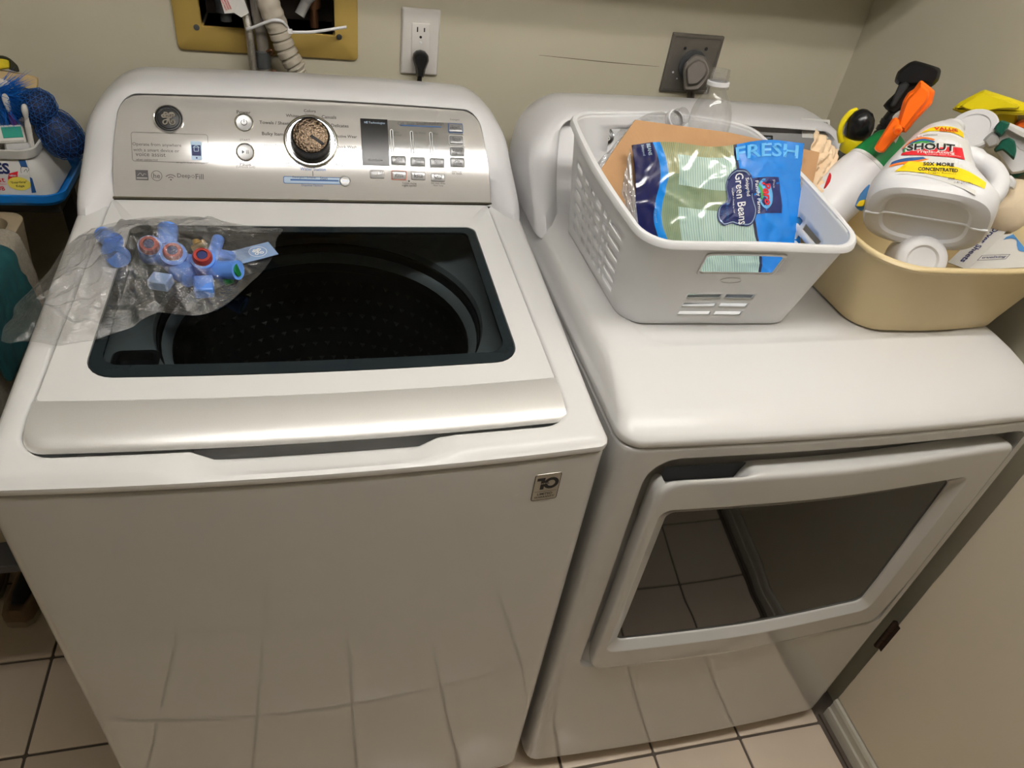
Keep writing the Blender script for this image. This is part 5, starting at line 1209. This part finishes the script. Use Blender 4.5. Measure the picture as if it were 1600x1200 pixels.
for px, py, mt, r_ in ((1071, 76, 'blackmat', .0030), (1104, 77, 'blackmat', .0034), (1052, 113, 'hdpe', .0022), (1058, 123, 'hdpe', .0016)):
    s_ = ry(px, py, YW-.006); mk('screw', xf(lathe([(r_, 0), (r_*.9, .001), (r_*.3, .0012)], 12, True, True), frame((s_.x, YW-.0046, s_.z), (0, -1, 0), (1, 0, 0))), mt, do)
dp = thing('dryer_plug', 'grey angled dryer plug pushed into the square metal outlet, its cord going down', 'plug', (qc.x, YW-.03, qc.z))
plate('body', [(1067, 112), (1070, 100), (1079, 90), (1087, 85), (1100, 88), (1107, 98), (1110, 110), (1106, 124), (1092, 141), (1070, 142), (1068, 127)], YW-.034, .030, 'plug', dp, .005)
plate('grip', [(1072, 108), (1082, 97), (1092, 93), (1102, 98), (1106, 109), (1102, 120), (1090, 132), (1074, 133)], YW-.050, .014, 'plug', dp, .005)
for dx in (0, 6):
    mk('cord', tube(smoothpath([ry(1076+dx, 136, YW-.03), ry(1076+dx, 150, YW-.028), ry(1074+dx, 175, YW-.028), ry(1068+dx, 240, YW-.028)], 4), .0042, 10), 'plug', dp)

# ================================================================ BAG OF PARTS ON THE WASHER LID
LN = Vector((0, -LZS, 1)).normalized(); LP = Vector((WXC, .30, zl(.30)))
def onlid(px, py, h=0.): return onp(px, py, LP+LN*h, LN)
bo2 = onlid(225, 435, .001)
pb = thing('plastic_bag', 'crumpled clear plastic bag holding blue valve parts, lying on the washer lid', 'plastic bag', bo2)
OUT = [(2, 533), (6, 512), (20, 496), (24, 478), (50, 452), (78, 422), (98, 392), (128, 366), (170, 350), (230, 340), (300, 338), (360, 348), (405, 356), (441, 358), (432, 374), (428, 398), (410, 425), (392, 442), (362, 470), (340, 484), (312, 493), (280, 492), (248, 489), (222, 500), (206, 512), (176, 522), (150, 531), (118, 536), (90, 541), (62, 536), (36, 534), (14, 537)]
ol = smoothpath([onlid(*p, .0012) for p in OUT]+[onlid(*OUT[0], .0012)], 14)[:-1]
random.seed(11)
cre = []
for k in range(90):
    a = random.choice([(random.uniform(40, 420), random.uniform(345, 520)), (random.uniform(60, 260), random.uniform(380, 520))]); an = random.uniform(0, PI); l_ = random.uniform(20, 85)
    A = onlid(a[0]-l_*math.cos(an), a[1]-l_*.6*math.sin(an)); B = onlid(a[0]+l_*math.cos(an), a[1]+l_*.6*math.sin(an)); cre.append((A, B, random.uniform(.0025, .0075)*random.choice((1, 1, 1, -1)), random.uniform(.006, .016)))
def bagh(p, t):
    c = max(0, 1-((p-onlid(300, 410)).length/.16)**2); c2 = max(0, 1-((p-onlid(150, 440)).length/.14)**2)
    h = (1-t**2.2)*(.012+.036*c+.016*c2)
    q = p*1.0
    w_ = .004*noise.noise(q*16)+.006*abs(noise.noise(q*30))-.007*abs(noise.noise(q*44+Vector((3, 1, 2))))+.002*abs(noise.noise(q*110))
    for A, B, am, wd in cre:
        ab = B-A; u = max(0, min(1, (p-A).dot(ab)/ab.dot(ab))); d = (p-(A+ab*u)).length
        if d < wd: w_ += am*(1-d/wd)*math.sin(PI*min(1, max(0, .08+u*.84)))
    return max(.0006, h+w_*min(1, (1-t)*5))
cen = onlid(225, 435, .0012); NR = 130; rings = []
for k in range(NR+1):
    t = 1-k/NR*.985
    rings.append([cen+(p-cen)*t+LN*bagh(cen+(p-cen)*t, t) for p in ol])
mk('film', loft(rings, False, True), 'film', pb, angle=180)
mk('under_film', loft([[cen+(p-cen)*t+LN*(.0003+.0006*abs(noise.noise(p*20+Vector((k, 0, 0))))) for p in ol] for k, t in enumerate((1, .8, .6, .4, .2, .02))], False, True), 'film_under', pb, angle=180)
# valve manifold
vt = thing('water_valve', 'blue water inlet valve with three red ports inside the clear bag', 'valve', onlid(290, 410))
def cyl(p, q, r, n=18, r2=None): return tube([p, p.lerp(q, .5), q], [r, (r+(r2 or r))/2, r2 or r], n)
def rcyl(a, b, r, h1, h2, r2=None): return cyl(onlid(*a, h1), onlid(*b, h2), r, 18, r2)
mk('body', join(rcyl((236, 398), (352, 424), .0125, .019, .019), rcyl((238, 396), (234, 384), .0170, .014, .036, .015), rcyl((276, 410), (271, 396), .0185, .012, .038, .0165), rcyl((322, 420), (317, 404), .0175, .012, .036, .0155), rcyl((262, 388), (262, 356), .0125, .020, .030, .0135), rcyl((280, 420), (300, 432), .016, .014, .014)), 'valve', vt, angle=60)
mk('tab', rcyl((330, 408), (341, 374), .0080, .020, .022, .0085), 'valve', vt)
mk('outlet_tube', rcyl((340, 422), (372, 422), .0115, .020, .030, .0130), 'valve', vt, label='open blue outlet tube')
mk('outlet_bore', rcyl((364, 423), (372.5, 422), .0085, .028, .0303), 'green', vt)
mk('connector', xf(box(-.012, .012, -.016, .016, -.008, .008, .002, 1), frame(onlid(319, 448, .012), LN, (1, .1, 0))), 'valve', vt)
mk('connector', xf(box(-.012, .014, -.011, .011, -.008, .008, .002, 1), frame(onlid(250, 440, .010), LN, (1, -.3, 0))), mat('pale_blue_plastic', rgb(150, 178, 222), .35), vt, label='pale blue connector block')
mk('connector', xf(box(-.012, .012, -.009, .009, -.007, .007, .002, 1), frame(onlid(352, 402, .014), LN, (1, -.3, 0))), 'valve', vt)
for (a, b) in (((234, 386), (230, 374)), ((271, 397), (267, 384)), ((317, 405), (314, 391))):
    p, q = onlid(*a, .034), onlid(*b, .054); d_ = (q-p).normalized()
    po = mk('port', xf(lathe([(.0125, 0), (.0125, .008), (.0105, .0115), (.0070, .0115), (.0058, .004), (.001, .004)], 24, True, True), frame(p, d_, (1, 0, 0))), 'port', vt)
    mk('bore', xf(lathe([(.0062, .0045), (.0062, .0105)], 18, True, True), frame(p, d_, (1, 0, 0))), 'inknavy', po)
mk('brass_fitting', join(rcyl((303, 390), (320, 380), .006, .02, .03), rcyl((310, 394), (306, 376), .005, .02, .028)), 'brass', vt)
mk('clip', rcyl((352, 440), (362, 436), .006, .010, .014), 'green', vt)
t = thing('valve_cap', 'loose blue plastic cap in the upper left of the clear bag', 'cap', onlid(168, 376))
mk('cap', join(rcyl((160, 366), (178, 378), .011, .012, .018, .013), rcyl((176, 392), (186, 402), .015, .008, .014)), 'valve', t)
cc = onlid(397, 396, .012); cd = (onlid(425, 386, .014)-onlid(370, 404, .010)).normalized()
t = thing('parts_card', 'small pale blue maker card with a round monogram in the bag', 'card', m=frame(cc, LN, cd))
mk('card', box(-.030, .029, -.016, .018, -.0004, .0004), mat('pale_blue_card', rgb(132, 158, 196), .5), t, local=True, smooth=False)
g = G2(); emblem(g, .006, .001, .0105); g.circ(.006, .001, .0125, .0117); mk('monogram', g.geo(lambda x, y: Vector((x, y, .0008))), 'inkwhite', t, local=True, smooth=False)

# ================================================================ LEFT OF THE WASHER
rk = thing('utility_rack', 'dark utility rack between the wall and washer carrying the hamper', 'rack', (-1.05, .55, ZF))
mk('shelf', box(-1.35, -.785, .27, .70, .432, .45, .002, 1), 'dark', rk); mk('shelf', box(-1.35, -.765, .672, YW-.004, .872, .8915, .002, 1), 'dark', rk)
for x in (-1.34, -.80):
    for y in (.29, .83): mk('leg', box(x-.012, x+.012, y-.012, y+.012, ZF, .432 if y < .5 else .871), 'dark', rk, smooth=False)
hm = thing('hamper', 'tall beige plastic hamper standing open on the rack left of the washer', 'hamper', (-1.05, .48, .451))
def hmr(z, d, t_=0): 
    k = (z-.45)/.43; return [(x, y, z) for x, y in rr(-1.30-.02*k-d, -.850+.036*k+d, .32-.02*k-d, .650+.018*k+d, .03, 5, 6)]
mk('body', loft([hmr(.4512, -.02), hmr(.4512, 0), hmr(.60, 0), hmr(.875, 0), hmr(.8765, -.002), hmr(.8765, -.016), hmr(.875, -.0175), hmr(.60, -.012), hmr(.456, -.012)], True, True), 'hamper', hm, angle=40)
def drape(name, label, cat, y0, y1, xi, xo, ztop_, zin, zout, th, mt, seed, amp, skew=0.):
    t = thing(name, label, cat, ((xi+xo)/2, (y0+y1)/2, ztop_)); prof_ = []
    for k in range(14): prof_.append((xi-.002*k/13, zin+(ztop_-.012-zin)*k/13))
    for k in range(9): a = PI-PI*k/8; prof_.append(((xi+xo)/2+(xo-xi)/2*math.cos(a), ztop_-.012+.012*math.sin(a)))
    for k in range(1, 26): prof_.append((xo+.012*k/25, ztop_-.012+(zout-ztop_+.012)*k/25))
    NN = 34; V = []
    for j in range(NN+1):
        y = y0+(y1-y0)*j/NN
        for i, (x, z) in enumerate(prof_):
            w_ = amp*(noise.noise((y*22, z*14, seed))+.5*noise.noise((y*60, z*50, seed+4)))
            k = max(0, (i-20)/27); V.append((x+abs(w_)*(1 if i > 16 else -1)*.8+.004, y+skew*k+w_*.8*(1 if j in (0, NN) else 0), z+.25*w_))
    n_ = len(prof_); F = [(j*n_+i, j*n_+i+1, (j+1)*n_+i+1, (j+1)*n_+i) for j in range(NN) for i in range(n_-1)]
    o = mk('cloth', (V, F), mt, t, angle=180); md = o.modifiers.new('thickness', 'SOLIDIFY'); md.thickness = th; md.offset = 1
    sb = o.modifiers.new('smooth', 'SUBSURF'); sb.levels = 1; sb.render_levels = 1
    return t
drape('towel', 'grey terry towel hanging over the right wall of the hamper', 'towel', .24, .580, -.850, -.812, .888, .74, .60, .008, 'towel', 3, .005)
drape('teal_cloth', 'dark teal cloth hanging over the grey towel', 'cloth', .33, .505, -.880, -.800, .902, .76, .785, .010, 'cloth', 9, .008)
# pair of worn shoes on the floor under the rack
def shoe(label, loc, rz):
    t = thing('shoe', label, 'shoe', m=Matrix.Translation(loc) @ Matrix.Rotation(rz, 4, 'Z'), group='worn shoes under the rack')
    sec = [(-.135, .020, .030), (-.125, .030, .050), (-.10, .034, .062), (-.05, .035, .066), (0, .037, .070), (.05, .043, .058), (.09, .044, .046), (.115, .036, .038), (.13, .020, .026)]
    mk('sole', loft([[(w_*1.07*math.copysign(abs(math.cos(2*PI*k/20))**.6, math.cos(2*PI*k/20)), y, .011+.0108*math.copysign(abs(math.sin(2*PI*k/20))**.5, math.sin(2*PI*k/20))) for k in range(20)] for y, w_, h in sec], True, True), 'sole', t, local=True, angle=50)
    mk('upper', loft([[(w_*math.cos(PI*k/12), y, .020+(h-.02)*(math.sin(PI*k/12)**.55) - (.022*math.exp(-((k-6)/2.2)**2) if -.11 < y < .03 else 0)) for k in range(13)] for y, w_, h in sec], True, True, closed=False), 'shoe', t, local=True, angle=60)
    mk('opening', loft([[(w_*.62*math.cos(PI*k/8), y, h-.016+.004*math.sin(PI*k/8)) for k in range(9)] for y, w_, h in [(-.11, .020, .066), (-.08, .032, .068), (-.03, .034, .072), (.01, .026, .076)]], True, True, closed=False), 'blackmat', t, local=True)
    return t
sp0 = rz(34, 978, ZF)
shoe('tan canvas shoe with an off-white sole nearest the washer, heel forward', (sp0.x+.012, sp0.y+.13, ZF+.0005), -.12)
shoe('tan canvas shoe farther left under the rack', (sp0.x-.10, sp0.y+.20, ZF+.0005), .1)
# wipes tub with brushes and scrubbers
yt = .665
a_, b_2 = ry(92, 312, yt), ry(66, 243, yt)
tz0 = .8915; tx1 = a_.x-.004; tz1 = b_2.z
tb = thing('wipes_tub', 'white wipes tub with a blue tray lid under it, holding brushes and scrubbers', 'tub', (tx1-.13, yt+.07, tz0))
def trr(x1, z, d, r=.022, y0=yt): return [(x, y, z) for x, y in rr(x1-.27-d, x1+d, y0-d, y0+.135+d, r, 6, 8)]
x0t = tx1
mk('lid_tray', loft([trr(x0t, tz0+.0005, .004), trr(x0t, tz0+.002, .009, .026), trr(x0t, tz0+.008, .011, .028), trr(x0t, tz0+.009, .0145, .03), trr(x0t, tz0+.022, .0165, .032), trr(x0t, tz0+.023, .014, .03), trr(x0t, tz0+.010, .010, .028)], True, True), 'wipeblue', tb, label='blue tray lid')
mk('body', loft([trr(x0t, tz0+.0105, -.004), trr(x0t, tz0+.014, 0), trr(x0t-.004, tz0+.05, -.004), trr(x0t-.010, tz1-.012, -.012), trr(x0t-.010, tz1-.010, -.006), trr(x0t-.010, tz1+.004, -.004), trr(x0t-.010, tz1+.005, -.007), trr(x0t-.010, tz1-.004, -.013), trr(x0t-.006, tz0+.05, -.008), trr(x0t, tz0+.016, -.006)], True, True), 'wipewhite', tb, angle=40)
lz = (tz0+tz1)/2
def tpx(px, py):
    p = ry(px, py, yt+.001); return p.x, p.z
def tf(x, z, o_=.0006): return Vector((x, yt+(.004*max(0, (z-tz0-.014)/.036) if z < tz0+.05 else .004+.008*min(1, (z-tz0-.05)/(tz1-tz0-.062)))-.0006-o_, z))
def tput(name, g, mt, o_): return mk(name, g.geo(lambda x, z: tf(x, z, o_)), mt, tb, smooth=False)
def gp(P):      # cut the print into strips so that it follows the bent tub wall
    Q = [tpx(*p) for p in P]; bm = bmesh.new(); f = bm.faces.new([bm.verts.new((x, 0, z)) for x, z in Q])
    for k in range(1, 14): bmesh.ops.bisect_plane(bm, geom=bm.verts[:]+bm.edges[:]+bm.faces[:], plane_co=(0, 0, tz0+.014+.006*k), plane_no=(0, 0, 1))
    bm.verts.index_update(); g = G2().add([(v.co.x, v.co.z) for v in bm.verts], [tuple(v.index for v in f.verts) for f in bm.faces]); bm.free(); return g
tput('label', gp([(-60, 309), (-60, 255), (24, 253), (40, 254), (50, 292), (56, 308)]), 'sticker', .0002)
tput('blue_swoosh', gp([(26, 254), (37, 254), (42, 264), (31, 263)]), 'inkblue', .0006); tput('blue_swoosh', gp([(46, 277), (50, 279), (57, 300), (50, 301)]), 'inkblue', .0006)
x, z = tpx(-2, 265); g = G2().text('WIPES', x-.017, z, w=.062, h=.0165, bold=.04); tput('lettering', g, 'inknavy', .0008)
g = G2(); x, z = tpx(3, 281); g.text('moist', x-.012, z, w=.032, h=.008, bold=.01); x, z = tpx(-2, 294); g.text('REFILL TUB', x-.013, z, w=.044, h=.007, bold=.02); a1, z1_ = tpx(-30, 287); b1_, z2_ = tpx(10, 287); g.rect(a1, b1_, z1_-.0003, z1_+.0003); tput('lettering', g, 'inkred', .0008)
tput('red_badge', gp([(12, 279), (13, 272), (27, 269), (27, 284), (17, 292), (13, 287)]), 'inkred', .0006)
x, z = tpx(30, 287); g = G2().disc(x, z, .0165, 28, .66); tput('yellow_oval', g, mat('pale_yellow_print', rgb(232, 216, 90), .45), .0009)
g = G2(); g.text('"Easy-Grip"', x, z+.0022, w=.024, h=.0045, rot=.08); g.text('Edge', x+.001, z-.004, w=.012, h=.0042, rot=.08); tput('lettering', g, 'ink', .0013)
x, z = tpx(20, 275); tput('lettering', G2().text('NEW!', x, z, w=.0095, h=.0032, bold=.02), 'inkwhite', .0013)
x, z = tpx(38, 268); g = G2(); g.stroke([(x-.006, z-.004), (x-.005, z+.004), (x+.001, z+.006), (x+.006, z+.003), (x+.004, z-.001)], .0006); g.stroke([(x-.002, z-.002), (x+.002, z+.002), (x+.003, z-.003)], .0006); tput('line_drawing', g, 'ink', .0008)
# things in the tub
def brushy(label, hd, tail, mt_h, mt_b, nm='toothbrush'):
    t = thing(nm, label, 'toothbrush', tail); ax = (hd-tail)
    mk('handle', tube(smoothpath([tail, tail+ax*.35, tail+ax*.7, tail+ax*.8], 5), [.0055]*6+[.0045]*5+[.0036]*5, 12, True, (1, .7)), mt_b, t, angle=60)
    mk('head', tube(smoothpath([tail+ax*.78, tail+ax*.86, tail+ax*.95, hd], 4), [.0036, .0046, .0056, .0062, .0068, .0072, .0074, .0074, .0072, .0066, .0058, .0046, .003], 12, True, (.6, 1)), mt_h, t, angle=60)
    return t
brushy('toothbrush with a white head and purple handle leaning left in the wipes tub', ry(6, 147, .715), ry(44, 262, .715), 'brushwhite', 'purple')
brushy('white toothbrush leaning right of the purple one in the wipes tub', ry(37, 163, .705), ry(56, 262, .705), 'brushwhite', 'brushwhite')
q = ry(15, 207, .70)
t = thing('small_box', 'small grey box with a teal window lying in the wipes tub', 'box', m=frame(q, -vframe(15, 207)[2]*.8+Vector((0, 0, .5)), (1, .0, .3)))
mk('case', box(-.022, .020, -.016, .014, -.03, 0, .003, 1), 'brushwhite', t, local=True); mk('window', box(-.010, .017, -.009, .009, -.001, .0012, .0005, 1), 'teal', t, local=True)
mk('base', box(-.012, .024, -.030, -.014, -.03, -.004, .003, 1), 'ltgrey', t, local=True)
# blue bristle brush
q = ry(-6, 140, .755); t = thing('scrub_brush', 'blue bristled scrub brush with a white handle standing in the wipes tub', 'brush', q)
mk('handle', tube(smoothpath([ry(-50, 250, .76), ry(-40, 160, .755), ry(-14, 134, .75), ry(6, 133, .745), ry(13, 142, .742)], 6), .009, 12), 'brushwhite', t, angle=60)
bs = []; random.seed(5)
for k in range(520):
    a = random.uniform(-.85, 1.25); base_ = ry(-6+random.uniform(-14, 16), 150+random.uniform(-12, 26), .745+random.uniform(-.02, .02)); L_2 = random.uniform(.040, .056)
    d_ = (CR*math.cos(a)-CU*math.sin(a)*1.0 - CF*random.uniform(-.25, .4)).normalized(); p1 = base_+d_*L_2; n1 = d_.cross(Vector((random.random(), random.random(), random.random()))).normalized()*.0010; n2 = d_.cross(n1).normalized()*.0010
    bs.append(([base_+n1, base_-n1*.5+n2, base_-n1*.5-n2, p1], [(0, 1, 3), (1, 2, 3), (2, 0, 3)]))
mk('bristles', join(*bs), 'bristle', t, smooth=False, kind='stuff')
mk('bristle_core', sphere(ry(6, 165, .755), .024, 16, 10, (1.2, .8, 1.1)), 'bristle', t)
def scrub(label, px, py, y, rx_, rz_, rot):
    o = ry(px, py, y); r, u, f = vframe(px, py); t = thing('mesh_scrubber', label, 'scrubber', m=frame(o, u, r) @ Matrix.Rotation(0, 4, 'Z') @ Matrix.Rotation(rot, 4, 'Y'), group=None)
    bm = bmesh.new(); bmesh.ops.create_icosphere(bm, subdivisions=4, radius=1)
    for v in bm.verts:
        k = 1+.07*noise.noise(v.co*3.2+Vector((px, 0, 0)))+.03*noise.noise(v.co*9); v.co = Vector((v.co.x*rx_*k, v.co.y*rx_*.8*k, v.co.z*rz_*k))
    bm.verts.index_update(); G_ = ([v.co.copy() for v in bm.verts], [tuple(v.index for v in f.verts) for f in bm.faces]); bm.free()
    mk('core', ([v*.93 for v in G_[0]], G_[1]), 'meshdark', t, local=True, angle=180)
    bm = bmesh.new(); bmesh.ops.create_icosphere(bm, subdivisions=3, radius=1)
    for v in bm.verts:
        k = 1.02+.07*noise.noise(v.co*3.2+Vector((px, 0, 0)))+.03*noise.noise(v.co*9); q_ = v.co+Vector((noise.noise(v.co*31), noise.noise(v.co*37), noise.noise(v.co*41)))*.09; v.co = Vector((q_.x*rx_*k, q_.y*rx_*.8*k, q_.z*rz_*k))
    bm.verts.index_update(); G_ = ([v.co.copy() for v in bm.verts], [tuple(v.index for v in f.verts) for f in bm.faces]); bm.free()
    o_ = mk('netting', G_, 'meshblue', t, local=True, angle=180); wf_ = o_.modifiers.new('net', 'WIREFRAME'); wf_.thickness = .0008; wf_.use_replace = True
scrub('upper smaller blue mesh scrubber on the edge of the wipes tub', 60, 168, .735, .027, .029, .4)
scrub('lower larger blue mesh scrubber hanging out of the right side of the wipes tub', 96, 211, .735, .033, .044, -.5)
# tan block with a scouring sponge on it
t = thing('tan_block', 'tan sponge block lying on top of the brushes in the wipes tub', 'sponge', ry(20, 125, .79))
plate('block', [(-40, 104), (8, 110), (40, 116), (59, 122), (58, 140), (50, 142), (30, 136), (0, 130), (-40, 126)], .79, .05, 'tan', t, .003)
t = thing('scouring_sponge', 'yellow scouring sponge with a dark pad on top of the tan block', 'sponge', ry(5, 98, .79))
plate('sponge', [(-40, 92), (0, 91), (13, 94), (15, 107), (-8, 109), (-40, 106)], .782, .045, 'sponge', t, .003)
plate('scour_pad', [(-40, 85), (4, 87), (16, 92), (27, 102), (30, 111), (26, 112), (14, 108), (14, 95), (0, 92), (-40, 93)], .79, .05, 'scour', t, .002)

# faint scuff on the back wall
g = G2(); wb = D.objects['wall_back']
g.stroke([(ry(842, 86, YW).x, ry(842, 86, YW).z), (ry(900, 92, YW).x, ry(900, 92, YW).z), (ry(960, 98, YW).x, ry(960, 98, YW).z), (ry(1030, 104, YW).x, ry(1030, 104, YW).z)], .0016, 6, True)
mk('scuff_mark', g.geo(lambda x, z: Vector((x, YW-.0004, z))), mat('scuff', rgb(120, 110, 92), .8), wb, smooth=False)
